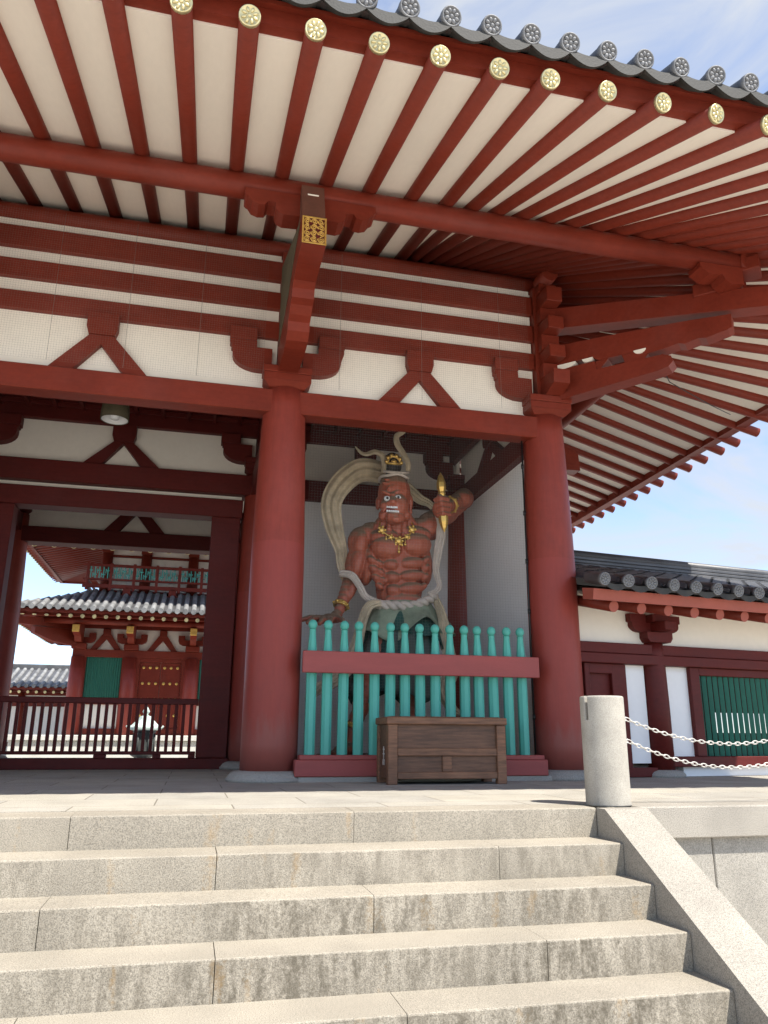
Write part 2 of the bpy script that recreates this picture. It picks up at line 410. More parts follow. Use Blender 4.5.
# ------------------------------------------------------------------ gate
XC = [-8.2, -4.6, 0.0, 3.6]; YC = [0.0, 3.5, 7.0]
gate = empty('temple_gate', (-2.3, 3.5, 0), 'vermilion temple gate with round columns, white plaster friezes and deep tiled eaves', 'gate')
def colr(z):
    if z < 2.4: return .322
    t = (z-2.4)/2.32; return .322 - .058*t**1.3
prof = [(colr(z), z) for z in [.085, .4, .9, 1.4, 1.9, 2.4, 2.7, 3, 3.3, 3.6, 3.9, 4.2, 4.5, 4.73]]
for y in YC:
    for x in XC:
        mb = MB(); mb.lathe(prof, (x, y, 0), 48); c = mb.build('column', RED2, gate)
        mb = MB(); mb.lathe([(.47, 0), (.47, .035), (.455, .04), (.45, .055), (.425, .085), (.39, .105), (.335, .115)], (x, y, 0), 48); mb.build('base_stone', GRBASE, c)
def G(name, mat=RED):
    return lambda mb: mb.build(name, mat, gate)
# main tie beams between columns
for y, (z0, z1) in ((0, (4.40, 4.71)), (3.5, (4.36, 4.71)), (7.0, (4.16, 4.47))):
    for a, b_ in zip(XC, XC[1:]):
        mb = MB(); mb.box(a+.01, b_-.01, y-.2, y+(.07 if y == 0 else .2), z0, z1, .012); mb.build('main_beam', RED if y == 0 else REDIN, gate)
for x in XC:
    for a, b_ in zip(YC, YC[1:]):
        mb = MB(); mb.box(x-.18, x+.18, a+.02, b_-.02, 4.36, 4.70, .012); mb.build('main_beam', REDIN, gate)
# plaster friezes above the beams
for y in YC:
    for a, b_ in zip(XC, XC[1:]):
        mb = MB(); mb.box(a+.13, b_-.13, y-.03, y+.03, 4.472 if y > 6 else 4.712, 6.92, 0); mb.build('frieze_panel', PLASTER, gate)
for x in XC:
    for a, b_ in zip(YC, YC[1:]):
        mb = MB(); mb.box(x-.03, x+.03, a+.13, b_-.13, 4.702, 6.90, 0); mb.build('frieze_panel', PLASTER, gate)
# stacked tie beams, front
for z0, z1 in ((5.47, 5.715), (5.905, 6.155), (6.33, 6.62)):
    mb = MB(); mb.box(-8.3, 3.48, -.105, .10, z0, z1, .008); mb.build('tie_beam', RED, gate)
    mb = MB(); mb.box(3.53, 3.765, -.5, 7.5, z0+.03, z1-.03, .008); mb.build('tie_beam', RED, gate)
    mb = MB(); mb.box(-8.3, 3.5, 6.9, 7.105, z0, z1, .008); mb.build('tie_beam', REDIN, gate)
mb = MB(); mb.box(-8.3, 3.45, 3.36, 3.64, 5.43, 5.672, .008); mb.build('tie_beam', REDIN, gate)
for x in (0, -4.6):
    mb = MB(); mb.box(x-.12, x+.12, .13, 6.87, 5.27, 5.674, .008); mb.build('tie_beam', REDIN, gate)
mb = MB(); mb.box(3.38, 3.5, .13, 6.87, 5.27, 5.674, .008); mb.build('tie_beam', REDIN, gate)
# mouldings under the wall purlin and at the foot of the frieze
mb = MB(); mb.box(-8.2, 3.48, -.055, -.031, 6.655, 6.685, .004); mb.box(-8.2, 3.48, -.05, -.031, 4.712, 4.735, .003); mb.build('plaster_bead', PLASTER, gate)

# inverted-V struts
def vstrut(cx, y, front, mat, s=1.0, zt=5.52, zb=4.712):
    mb = MB(); a, b_ = (y-.115, y-.031) if front else (y-.16, y-.031)
    zc = zt-.20
    mb.prism([(cx-.155, zc-.10), (cx-.185, zc), (cx-.185, zt), (cx+.185, zt), (cx+.185, zc), (cx+.155, zc-.10)], a-.035, b_, 'y')
    sp = .60*s
    for sg in (-1, 1):
        P = [(cx+sg*sp, zb), (cx+sg*(sp-.285), zb), (cx, zb+.39), (cx, zc-.06), (cx+sg*.12, zc-.07)]
        if sg > 0: P = P[::-1]
        mb.prism(P, a, b_, 'y')
    return mb.build('strut', mat, gate)
for cx in (-2.29, 1.79, -6.4): vstrut(cx, 0, True, RED)
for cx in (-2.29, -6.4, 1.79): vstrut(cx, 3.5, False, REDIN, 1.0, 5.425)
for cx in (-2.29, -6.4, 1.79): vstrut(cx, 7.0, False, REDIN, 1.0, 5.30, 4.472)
for yv in (1.75, 5.25):
    for xx in (3.6,):
        mb = MB(); cx = yv; zb = 4.702
        mb.prism([(cx-.155, 5.02), (cx-.185, 5.1), (cx-.185, 5.28), (cx+.185, 5.28), (cx+.185, 5.1), (cx+.155, 5.02)], xx-.16, xx-.031, 'x')
        for sg in (-1, 1):
            P = [(cx+sg*.6, zb), (cx+sg*.315, zb), (cx, zb+.3), (cx, 5.06), (cx+sg*.12, 5.06)]
            mb.prism(P, xx-.13, xx-.031, 'x')
        mb.build('strut', REDIN, gate)

# capitals and wall brackets
def hand_arm(cx, sg, y0, y1, mat, zt=5.50, zb=4.98, reach=.70):
    """one curved bracket arm beside a column, along x; carries a bearing block"""
    mb = MB()
    P = [(.2, zb)]
    for k in range(7):
        t = k/6*PI/2; P.append((.36+(reach-.36)*math.sin(t), zb+.20*(1-math.cos(t))))
    P += [(reach, zb+.27), (reach+.02, zb+.28), (reach+.02, zb+.33), (reach+.04, zb+.345), (reach+.04, zt-.12), (.40, zt-.12), (.40, zb+.31), (.2, zb+.31)]
    P = [(cx+sg*p[0], p[1]) for p in P]
    mb.prism(P, y0, y1, 'y'); o = mb.build('bracket_arm', mat, gate)
    mb = MB(); x0, x1 = cx+sg*.40, cx+sg*(reach+.045); mb.box(x0, x1, y0-.03, y1+.02, zt-.119, zt+.055, .008); mb.build('bearing_block', mat, o)
    return o
def capital(x, y, mat):
    mb = MB(); a, b_ = .225, .30
    V = [(x+i*a, y+j*a, 4.731) for i, j in ((-1,-1),(1,-1),(1,1),(-1,1))] + [(x+i*b_, y+j*b_, 4.80) for i, j in ((-1,-1),(1,-1),(1,1),(-1,1))]
    mb.add(V, [(3,2,1,0),(4,5,6,7),(0,1,5,4),(1,2,6,5),(2,3,7,6),(3,0,4,7)])
    mb.box(x-b_, x+b_, y-b_, y+b_, 4.801, 4.905, .008); mb.box(x-b_-.012, x+b_+.012, y-b_-.012, y+b_+.012, 4.906, 5.0, .01)
    return mb.build('capital_block', mat, gate)
for y in YC:
    for x in XC: capital(x, y, RED if y == 0 else REDIN)
for x in XC:
    for sg in (-1, 1):
        if (x == 3.6 and sg == 1): continue
        hand_arm(x, sg, -.15, .05, RED)
        hand_arm(x, sg, 3.30, 3.5, REDIN, 5.37, 4.94, .68)
        hand_arm(x, sg, 6.85, 7.05, REDIN)
    mb = MB(); mb.box(x-.12, x+.12, -.16, .1, 5.0, 6.75, .006); mb.build('bracket_post', RED, gate)
# end-on crossing beam under the corner
mb = MB(); mb.prism([(-.28, 5.0), (-.56, 5.08), (-.58, 5.27), (.6, 5.27), (.6, 5.0)], 3.53, 3.765, 'x'); mb.build('crossing_beam', RED, gate)
for z0, z1 in ((5.275, 5.49), (5.69, 5.93), (6.14, 6.35), (6.605, 6.75)):
    mb = MB(); mb.box(3.515, 3.78, -.30, .2, z0, z1, .008); mb.build('crossing_block', RED, gate)

# projecting front arms with gilt end plate
def front_arm(x):
    P = [(.02, 4.93), (-.5, 4.90), (-1.0, 4.87), (-1.17, 4.89), (-1.28, 4.96), (-1.31, 5.06), (-1.40, 5.10), (-1.5, 5.17), (-1.60, 5.20), (-1.63, 5.30), (-1.72, 5.345),
         (-1.95, 5.355), (-2.10, 5.35), (-2.39, 5.35), (-2.365, 5.69), (-1.6, 5.98), (-.6, 6.35), (.02, 6.58)]
    mb = MB(); mb.prism(P, x-.125, x+.125, 'x'); a = mb.build('projecting_arm', RED, gate)
    # dusty side boards
    Q = [(-.2, 5.30), (-1.2, 5.45), (-1.66, 5.62), (-2.2, 5.74), (-1.6, 5.965), (-.6, 6.33), (-.2, 6.47)]
    mb = MB(); mb.prism(Q, x-.131, x-.126, 'x'); mb.prism(Q, x+.126, x+.131, 'x'); mb.build('side_board', OLIVE, a)
    # gilt plate: frame, rings and a diamond lattice on the sloping end face
    yb = lambda z: -2.39 + (z-5.35)*.0735
    mb = MB(); mb.box(x-.125, x+.125, -.012, 0, 5.352, 5.688, .003)
    g = []
    for bx in ((x-.128, x-.108, 5.35, 5.69), (x+.108, x+.128, 5.35, 5.69), (x-.108, x+.108, 5.35, 5.37), (x-.108, x+.108, 5.67, 5.69)): mb.box(bx[0], bx[1], -.02, -.013, bx[2], bx[3], .002)
    mb.v = [(p[0], p[1]+yb(p[2]), p[2]) for p in mb.v]; mb.mi = [0 if i < 26 else 1 for i in range(len(mb.mi))]
    n0 = len(mb.v); mb.cur = 1
    for i in range(3):
        for j in range(4):
            cx = x-.072+.072*i; cz = 5.407+.075*j
            for (dx, dz, rr, arc) in ((0, 0, .030, 5.0), (.0, .0, .014, 6.28)):
                a0 = random.uniform(0, 6.28)
                pts = [(cx+rr*math.cos(a0+arc*k/9), yb(cz)-.014, cz+rr*math.sin(a0+arc*k/9)) for k in range(10)]
                mb.tube(pts, .0065, 5)
            if i < 2: mb.rod((cx+.028, yb(cz)-.014, cz+.012), (cx+.046, yb(cz)-.014, cz-.012), .006, seg=5)
            if j < 3: mb.rod((cx-.012, yb(cz)-.014, cz+.028), (cx+.012, yb(cz)-.014, cz+.048), .006, seg=5)
    mb.build('gilt_end_plate', [REDIN, GOLD], a)
    # saddle under the eave purlin with small carved cross arms
    mb = MB(); mb.prism([(-2.33, 5.705), (-2.16, 6.24), (-1.72, 6.24), (-1.72, 5.95)], x-.122, x+.122, 'x'); sd = mb.build('saddle', WOODR, a)
    mb = MB(); cz = 6.10; cy = -2.33+(cz-5.705)*.318
    mb.prism([(x+.06*math.cos(t), cz-.085*math.sin(t)) for t in [PI*k/10 for k in range(11)]], cy-.006, cy+.02, 'y'); mb.build('white_inlay', PLASTER, sd)
    for sg in (-1, 1):
        P = [(.124, 5.90), (.30, 5.89), (.36, 5.92), (.385, 5.97), (.385, 6.02), (.42, 6.03), (.47, 6.03), (.50, 5.985), (.57, 5.975), (.64, 6.0), (.68, 6.06), (.70, 6.07), (.72, 6.09), (.72, 6.165), (.124, 6.165)]
        P = [(x+sg*p[0], p[1]) for p in P]
        mb = MB(); mb.prism(P, -2.08, -1.84, 'y'); mb.build('carved_arm', RED, a)
for x in (-8.2, -4.6, 0.0): front_arm(x)

# purlins
mb = MB(); mb.rod((-10.3, -1.95, 6.27), (5.70, -1.95, 6.27), .14, seg=28); mb.build('eave_purlin', RED, gate)
mb = MB(); mb.rod((5.55, -2.1, 6.265), (5.55, 9.1, 6.265), .14, seg=28); mb.build('eave_purlin', RED, gate)
mb = MB(); mb.rod((-8.5, 0, 6.865), (3.75, 0, 6.865), .115, seg=28); mb.build('wall_purlin', RED, gate)
mb = MB(); mb.rod((3.64, -.42, 6.85), (3.64, 7.4, 6.85), .12, seg=28); mb.build('wall_purlin', RED, gate)
mb = MB(); mb.rod((-8.5, 7, 6.865), (3.75, 7, 6.865), .115, seg=28); mb.build('wall_purlin', REDIN, gate)
mb = MB(); mb.rod((-10.3, 8.95, 6.27), (5.70, 8.95, 6.27), .14, seg=28); mb.build('eave_purlin', RED, gate)

# corner brackets along the diagonal
D45 = Matrix.Translation((3.6, 0, 0)) @ Matrix.Rotation(-PI/4, 4, 'Z')
def diag(P, w, name, mat=RED, parent=None):
    mb = MB(); mb.m = D45; mb.prism(P, -w/2, w/2, 'y'); return mb.build(name, mat, parent or gate)
low = [(.2, 4.93), (.5, 4.96), (.95, 5.0), (1.4, 5.035), (1.62, 5.05), (1.76, 5.08), (1.82, 5.14), (1.80, 5.22), (1.70, 5.265), (1.2, 5.27), (.84, 5.275), (.82, 5.40), (.2, 5.40)]
diag(low, .24, 'corner_arm')
mid = [(.2, 5.475), (.78, 5.475), (.88, 5.40), (1.40, 5.40), (1.5, 5.33), (1.72, 5.345), (1.90, 5.37), (1.98, 5.345), (2.15, 5.375), (2.24, 5.355), (2.50, 5.40), (2.55, 5.42), (2.56, 5.60), (2.0, 5.66), (1.2, 5.72), (.2, 5.78)]
diag(mid, .22, 'corner_arm')
mb = MB(); mb.m = D45
mb.prism([(.88, 5.271), (1.0, 5.399), (.80, 5.399), (.70, 5.30)], -.10, .10, 'y'); mb.prism([(1.22, 5.271), (1.46, 5.271), (1.52, 5.33), (1.40, 5.399), (1.18, 5.399)], -.10, .10, 'y'); mb.build('bearing_block', RED, gate)
for d0, d1, zz in ((.26, .56, 5.455), (.65, .80, 5.455), (1.34, 1.50, 5.40)):
    mb = MB(); mb.m = D45; mb.prism([((d0+d1)/2-(d1-d0)/2*math.cos(PI*k/8), zz+.012-(.055 if d1-d0 < .2 else .075)*math.sin(PI*k/8)) for k in range(9)], -.1215, .1215, 'y')
    mb.build('white_inlay', PLASTER, gate)
ub = diag([(.2, 6.06), (2.5, 5.665), (3.45, 5.49), (3.47, 5.76), (2.5, 5.945), (.2, 6.38)], .24, 'hip_beam')
mb = MB(); mb.m = D45
mb.box(2.15, 2.72, -.15, .15, 5.945, 6.12, .01); mb.box(2.22, 2.95, -.16, .16, 6.121, 6.30, .01); mb.build('bearing_block', RED, gate)
for (axis, sg) in (('y', -1), ('x', 1)):
    P = [(.12, 5.92), (.30, 5.90), (.38, 5.95), (.42, 6.02), (.50, 6.0), (.60, 6.0), (.68, 6.06), (.72, 6.08), (.72, 6.15), (.12, 6.15)]
    mb = MB()
    if axis == 'y': mb.prism([(5.55-p[0], p[1]) for p in P], -2.07, -1.83, 'y')
    else: mb.prism([(-1.95+p[0], p[1]) for p in P], 5.43, 5.67, 'x')
    mb.build('carved_arm', RED, gate)
# side brackets along the right flank
for y in (3.5, 7.0):
    mb = MB(); mb.prism([(3.7, 4.93), (4.4, 4.89), (4.75, 4.9), (4.9, 5.04), (5.2, 5.19), (5.3, 5.34), (5.95, 5.35), (5.93, 5.69), (5.2, 5.98), (3.7, 6.55)], y-.125, y+.125, 'y'); a = mb.build('projecting_arm', RED, gate)

# rafters
SL = .302
def zr(d): return 7.055 - SL*d          # rafter axis height at distance d outside the wall line
OV = 4.63; OR = 5.50; DR = -SL*(OR-OV)     # the rear eave reaches a little further
def cap_mesh(r):
    """embossed gilt rafter end: disc, rim, centre boss and eight petals, facing -y"""
    mb = MB(); mb.m = Matrix.Rotation(PI/2, 4, 'X')
    mb.lathe([(r*.90, -.022), (r, -.022), (r, .006), (r*.93, .012), (r*.86, .006), (r*.2, .006)], (0,0,0), 24)
    mb.ball((0, 0, .008), (r*.2, r*.2, .009), 10, 6)
    for k in range(8):
        a = 2*PI*k/8; mb.ball((r*.53*math.cos(a), r*.53*math.sin(a), .007), (r*.27, r*.155, .010), 8, 6, (0, 0, a))
    return mb
def rafter(pin, pout, r=.080, capmat=GOLDP, horiz='y'):
    root = pout
    mb = MB(); mb.rod(Vector(pin)-Vector(pout), Vector((0,0,0)), r, seg=16)
    o = mb.build('rafter', RED, None); o.parent = gate; o.location = Vector(pout)-Vector(gate.location)
    return o
CAP = None
def gilt(o, d):
    global CAP
    if CAP is None:
        CAP = cap_mesh(.083).build('gilt_cap', GOLDP, None); c = CAP
    else:
        c = CAP.copy(); COL.objects.link(c)
    c.parent = o
    ang = math.atan2(d[0], -d[1])
    c.rotation_euler = (R(-16.3) if True else 0, 0, ang); c.location = (0, 0, 0)
    # tilt so that the disc faces along the rafter (outwards and down)
    c.rotation_euler = (Matrix.Rotation(ang, 3, 'Z') @ Matrix.Rotation(R(16.3), 3, 'X') @ Matrix.Rotation(random.uniform(-.8, .8), 3, 'Y')).to_euler()
    return c
k0 = [.168 + .497*k for k in range(-13, 16)]
FO = Vector((1.55, 2.05, 0))           # the corner rafters fan out from here
for x in k0:
    if not (-6.5 < x < 1.4): continue
    o = rafter((x, .45, zr(-.45)), (x, -OV, zr(OV))); gilt(o, (0, -1))
tipf = [1.605+.516*k for k in range(13)]
for x in tipf:
    t = Vector((x, -OV, 0)); q = FO + (t-FO)*((2.05-.25)/(2.05+OV)); o = rafter((q.x, q.y, zr(-q.y)), (x, -OV, zr(OV))); gilt(o, (t-FO).normalized())
    # mirrored about the diagonal of the corner
    t2 = Vector((3.6+OV, 3.6-x, 0)); q2 = Vector((3.6-q.y, 3.6-q.x, 0)); e2 = t2+(t2-q2).normalized()*.14; rafter((q2.x, q2.y, zr(-q.y)), (e2.x, e2.y, zr(e2.x-3.6)))
for j in range(19):
    y = 2.43+.497*j
    if y > 11.9: continue
    din = -.45 if y < 7 else y-7
    if din < OV-.3: rafter((3.6+din, y, zr(din)), (3.6+OV+.14, y, zr(OV+.14)))
for x in k0:
    if not (-6.2 < x < 1.4): continue
    o = rafter((x, 6.6, zr(-.4)), (x, 7+OR, zr(OR))); gilt(o, (0, 1))

# white boards between the rafters (solid sheets just above the rafter axes), fascias and hip rafter
def slope_slab(quad, th, name, mat):
    V = list(quad) + [(p[0], p[1], p[2]+th) for p in quad]
    mb = MB(); n = len(quad); mb.add(V, [tuple(range(n))[::-1], tuple(range(n, 2*n))] + [(i, (i+1) % n, n+(i+1) % n, n+i) for i in range(n)])
    return mb.build(name, mat, gate)
bo = .012; OB = 4.40
slope_slab([(-8.2, .5, zr(-.5)+bo), (3.1, .5, zr(-.5)+bo), (3.6+OB, -OB, zr(OB)+bo), (-8.2-OB, -OB, zr(OB)+bo)], .04, 'eave_board', BOARD)
slope_slab([(3.1, .5, zr(-.5)+bo), (3.1, 6.5, zr(-.5)+bo), (3.6+OB, 7+OB, zr(OB)+bo), (3.6+OB, -OB, zr(OB)+bo)], .04, 'eave_board', BOARD)
slope_slab([(3.1, 6.5, zr(-.5)+bo), (-7.7, 6.5, zr(-.5)+bo), (-8.2-OB, 7+OB, zr(OB)+bo), (-8.2-OB, 7+OR-.23, zr(OR-.23)+bo), (3.6+OB, 7+OR-.23, zr(OR-.23)+bo), (3.6+OB, 7+OB, zr(OB)+bo)], .04, 'eave_board', BOARD)
slope_slab([(-7.7, 6.5, zr(-.5)+bo), (-7.7, .5, zr(-.5)+bo), (-8.2-OB, -OB, zr(OB)+bo), (-8.2-OB, 7+OB, zr(OB)+bo)], .04, 'eave_board', BOARD)
FP = [(4.33, 5.765), (4.50, 5.755), (4.51, 5.895), (4.58, 5.875), (4.585, 5.91), (4.33, 6.0)]
def frame_prism(P, name, mat):
    """profile (distance outwards, z) swept round the four eaves with mitred corners"""
    mb = MB(); n = len(P)
    V = []
    for cx, cy, sx, sy in ((-8.2, 0, -1, -1), (3.6, 0, 1, -1), (3.6, 7+OR-OV, 1, 1), (-8.2, 7+OR-OV, -1, 1)):
        V += [(cx+sx*d, cy+sy*d, z+(DR if sy > 0 else 0)) for d, z in P]
    F = []
    for c in range(4):
        for i in range(n):
            j = (i+1) % n; c2 = (c+1) % 4
            F.append((c*n+i, c*n+j, c2*n+j, c2*n+i))
    mb.add(V, F); return mb.build(name, mat, gate)
frame_prism(FP, 'fascia', RED)
diag([(0, zr(0)-.02), (0, zr(0)+.25), (6.50, zr(4.62)+.22), (6.54, zr(4.62)-.10)], .23, 'hip_rafter')
# ceiling of the gate: shade-darkened red boards with a lattice of ribs
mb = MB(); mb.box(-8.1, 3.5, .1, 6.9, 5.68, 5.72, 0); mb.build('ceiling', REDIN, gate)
mb = MB()
for k in range(28):
    x = -8.0+.42*k
    if x < 3.4: mb.box(x-.03, x+.03, .12, 6.88, 5.60, 5.679, .004)
for k in range(17):
    y = .3+.42*k
    if y < 6.8: mb.box(-8.05, 3.45, y-.028, y+.028, 5.605, 5.678, .004)
mb.build('ceiling_lattice', REDIN, gate)

# roof: tiled slopes, hips and ridge
ET = 4.73; ZT = 5.93
def zroof(d): # d = distance inwards from the eave edge
    return ZT + .34*d + .018*d*d
mb = MB(); NS = 8; HD = 8.2
def ring(d_):
    d = .3+d_*(HD-.3)/HD
    return (-8.2-ET+d, 3.6+ET-d, -ET+d, 7+ET-d, zroof(d))
prev = None
V = []; F = []
for k in range(NS+1):
    x0, x1, y0, y1, z = ring(HD*k/NS*.999); zb_ = z+DR*(1-k/NS); yb_ = y1+(OR-OV)*(1-k/NS); V += [(x0,y0,z),(x1,y0,z),(x1,yb_,zb_),(x0,yb_,zb_)]
for k in range(NS):
    for c in range(4): F.append((k*4+c, k*4+(c+1) % 4, k*4+4+(c+1) % 4, k*4+4+c))
mb.add(V, F)
# half-round cover tiles in rows
def cover_row(mb, fn, n=7, r=.085, seg=6):
    V = []; F = []
    for i in range(n+1):
        p, side = fn(i/n)
        for k in range(seg+1):
            a = PI*k/seg; V.append((p[0]+side[0]*r*math.cos(a), p[1]+side[1]*r*math.cos(a), p[2]+r*math.sin(a)))
    for i in range(n):
        for k in range(seg): F.append((i*(seg+1)+k, i*(seg+1)+k+1, (i+1)*(seg+1)+k+1, (i+1)*(seg+1)+k))
    mb.add(V, F, True)
tx = [.388+.3408*k for k in range(-38, 25)]
for x in tx:
    if -8.2-ET+.3 < x < 3.6+ET-.2:
        lim = min(HD, x+8.2+ET, 3.6+ET-x)
        cover_row(mb, lambda t: ((x, -ET+.3+max(0, lim-.3)*t, zroof(.3+max(0, lim-.3)*t)+.01), (1, 0)))
        cover_row(mb, lambda t: ((x, 7+ET-lim*t+(OR-OV)*(1-lim*t/HD), zroof(lim*t)+DR*(1-lim*t/HD)+.01), (1, 0)), 5)
for j in range(53):
    y = -ET+.2+.325*j
    lim = min(HD, y+ET, 7+ET-y)
    for xe, sg in ((3.6+ET, -1), (-8.2-ET, 1)):
        cover_row(mb, lambda t: ((xe+sg*lim*t, y, zroof(lim*t)+.01), (0, 1)), 5)
        mb.lathe([(.01, 0), (.1, 0), (.1, .06)], (0, 0, 0), 8) if False else None
mb.build('roof_tiles', TILE, gate)
mb = MB(); zt = zroof(HD)
mb.box(-8.2-ET+HD, 3.6+ET-HD, 3.5-.25, 3.5+.25, zt-.2, zt+.55, .04)
for sx, xx in ((1, 3.6+ET), (-1, -8.2-ET)):
    for sy, yy in ((-1, -ET), (1, 7+ET)):
        mb.tube([(xx-sx*d, yy-sy*d, zroof(d)+.14) for d in (.35, 1.5, 3, 5, 7, 8.4)], .17, 10)
mb.build('roof_ridge', TILE, gate)
def tile_disc(r=.085, ln=.35, slope=.34):
    mb = MB(); mb.m = Matrix.Rotation(PI/2 - math.atan(slope), 4, 'X') if False else Matrix.Rotation(PI/2, 4, 'X')
    mb.lathe([(r*.93, -ln), (r*.93, -.04), (r, -.04), (r, .004), (r*.95, .012), (r*.84, .012), (r*.80, .002), (r*.1, .002)], (0,0,0), 20)
    mb.ball((0, 0, .003), (r*.2, r*.2, .012), 8, 6)
    for k in range(8):
        a = 2*PI*k/8+.2; mb.ball((r*.52*math.cos(a), r*.52*math.sin(a), .003), (r*.27, r*.20, .013), 8, 6, (0, 0, a))
    return mb
TD = None
for x in tx:
    if -6.5 < x < 3.6+ET-.3:
        if TD is None: TD = tile_disc().build('eave_disc_tile', TILE2, None); o = TD
        else: o = TD.copy(); COL.objects.link(o)
        o.parent = gate; o.location = Vector((x, -ET, ZT+.03)) - Vector(gate.location); o.rotation_euler = (R(18)*1, random.uniform(-.5, .5), 0)
# sagging pan tiles between the discs, each ending in a crescent lip
def crescent(mb, x, w, y, y2, zt, rise, st, sb, tk, n=12):
    V = []
    for yy, zz, f in ((y, 0, 1), (y+.035, .012, 1), (y+.036, .012, .35), (y2, rise, .35)):
        for k in range(n+1):
            q = math.sin(PI*k/n)**.9; V.append((x+w*k/n, yy, zt+zz-st*q))
        for k in range(n+1):
            q = math.sin(PI*k/n)**.9; V.append((x+w*k/n, yy, zt+zz-st*q-(tk+(sb-st)*q)*f))
    A = n+1; F = []
    for k in range(n):
        F.append((k, k+1, A+k+1, A+k))
        for r in range(3):
            o = 2*A*r; p = 2*A*(r+1); F += [(o+k, p+k, p+k+1, o+k+1), (o+A+k, o+A+k+1, p+A+k+1, p+A+k)]
    mb.add(V, F, False)
mb = MB()
for x in tx:
    if -8.2-ET+.5 < x < 3.6+ET-.4: crescent(mb, x, .3408, -ET+.015, -ET+.5, ZT+.0, .17, .045, .10, .055)
for j in range(45): # right flank: plain edge tiles added to keep sun off the rafter tips
    y = -ET+.45+.3408*j
    mb.add([(3.6+4.42, y+.003, 6.10), (3.6+4.83, y+.003, 5.985), (3.6+4.83, y+.338, 5.985), (3.6+4.42, y+.338, 6.10), (3.6+4.42, y+.003, 6.06), (3.6+4.83, y+.003, 5.945), (3.6+4.83, y+.338, 5.945), (3.6+4.42, y+.338, 6.06)], [(0,1,2,3),(7,6,5,4),(0,4,5,1),(1,5,6,2),(2,6,7,3),(3,7,4,0)])
mb.build('eave_pan_tiles', TILED, gate)

# walls of the two guardian niches
for (xa, xb) in ((0.0, 3.6), (-8.2, -4.6)):
    mb = MB(); mb.box(xa+.28, xb-.28, 3.44, 3.52, .12, 4.36, 0); mb.build('niche_wall', PLASTER2, gate)
    mb = MB(); mb.box(xa+.2, xb-.2, 3.40, 3.60, 0, .14, .006); mb.build('sill', REDIN, gate)
for x in XC:
    mb = MB(); mb.box(x-.05, x+.05, .28, 3.22, .12, 4.36, 0); mb.build('niche_wall', PLASTER2, gate)
    mb = MB(); mb.box(x-.11, x+.11, .30, 3.2, 0, .14, .006); mb.build('sill', REDIN, gate)
for x in (3.6, -8.2):
    mb = MB(); mb.box(x-.05, x+.05, 3.78, 6.72, 0, 4.36, 0); mb.build('niche_wall', PLASTER2, gate)

# doorway in the middle of the central bay
for a, b_ in ((-.79, -.33), (-4.27, -3.81)):
    mb = MB(); mb.box(a, b_, 3.34, 3.66, .16, 3.955, .01); mb.build('door_post', REDIN, gate)
mb = MB(); mb.box(-4.3, -.3, 3.33, 3.67, 3.958, 4.27, .01); mb.build('door_lintel', REDIN, gate)
mb = MB(); mb.box(-4.28, -.32, 3.46, 3.54, 4.271, 4.358, 0); mb.build('frieze_panel', PLASTER, gate)
mb = MB(); mb.box(-4.3, -.3, 3.30, 3.70, .0, .155, .01); mb.build('door_sill', REDIN, gate)

# ------------------------------------------------------------------ low barrier in the doorway
bf = empty('slatted_barrier', (-2.3, 3.42, .155), 'low dark red slatted barrier across the open doorway', 'barrier')
mb = MB(); mb.box(-3.8, -.795, 3.37, 3.45, .94, 1.03, .008); mb.build('top_rail', REDIN, bf)
mb = MB(); mb.box(-3.8, -.795, 3.37, 3.45, .205, .255, .006); mb.build('bottom_rail', REDIN, bf)
for k in range(26):
    x = -3.72+.113*k
    mb = MB(); mb.box(x-.024, x+.024, 3.385, 3.435, .256, .939, .004); mb.build('slat', REDIN, bf)
for a, b_ in ((-3.8, -3.72), (-2.26, -2.08), (-1.42, -1.30), (-.90, -.795)):
    mb = MB(); mb.box(a, b_, 3.375, 3.445, .158, .2045, .004); mb.build('foot_block', REDIN, bf)

# ------------------------------------------------------------------ picket fence in front of the niche
pf = empty('picket_fence', (1.72, -.28, 0), 'teal ball-topped picket fence with pinkish red rail in front of the statue', 'fence')
mb = MB(); mb.box(.30, 3.195, -.385, -.325, 1.181, 1.428, .008); mb.build('rail', RAIL, pf)
mb = MB(); mb.box(.25, 3.25, -.38, -.20, .055, .235, .01); mb.box(.30, 3.21, -.375, -.19, .236, .285, .006); mb.build('kick_board', RAIL, pf)
mb = MB(); mb.box(.3, 3.3, -.36, -.2, 0, .0545, 0); mb.build('base_stone', GRBASE, pf)
pp = [(.062, .286), (.062, 1.20), (.060, 1.38), (.037, 1.66), (.040, 1.685), (.046, 1.69)]
PK = None
for k in range(15):
    x = .425 + (3.02-.425)*k/14
    if PK is None:
        mb = MB(); mb.lathe(pp, (0,0,0), 8, False, True, PI/8)
        mb.lathe([(.045*math.sin(0)+.002, 1.684)] + [(.054*math.sin(PI*i/10), 1.744-.060*math.cos(PI*i/10)) for i in range(1, 10)] + [(.002, 1.804)], (0,0,0), 14)
        PK = mb.build('picket', TEAL, None); o = PK
    else: o = PK.copy(); COL.objects.link(o)
    o.parent = pf; o.location = (x-1.72, 0.045, 0); o.rotation_euler = (random.uniform(-.004, .004), random.uniform(-.006, .006), random.uniform(-.05, .05))

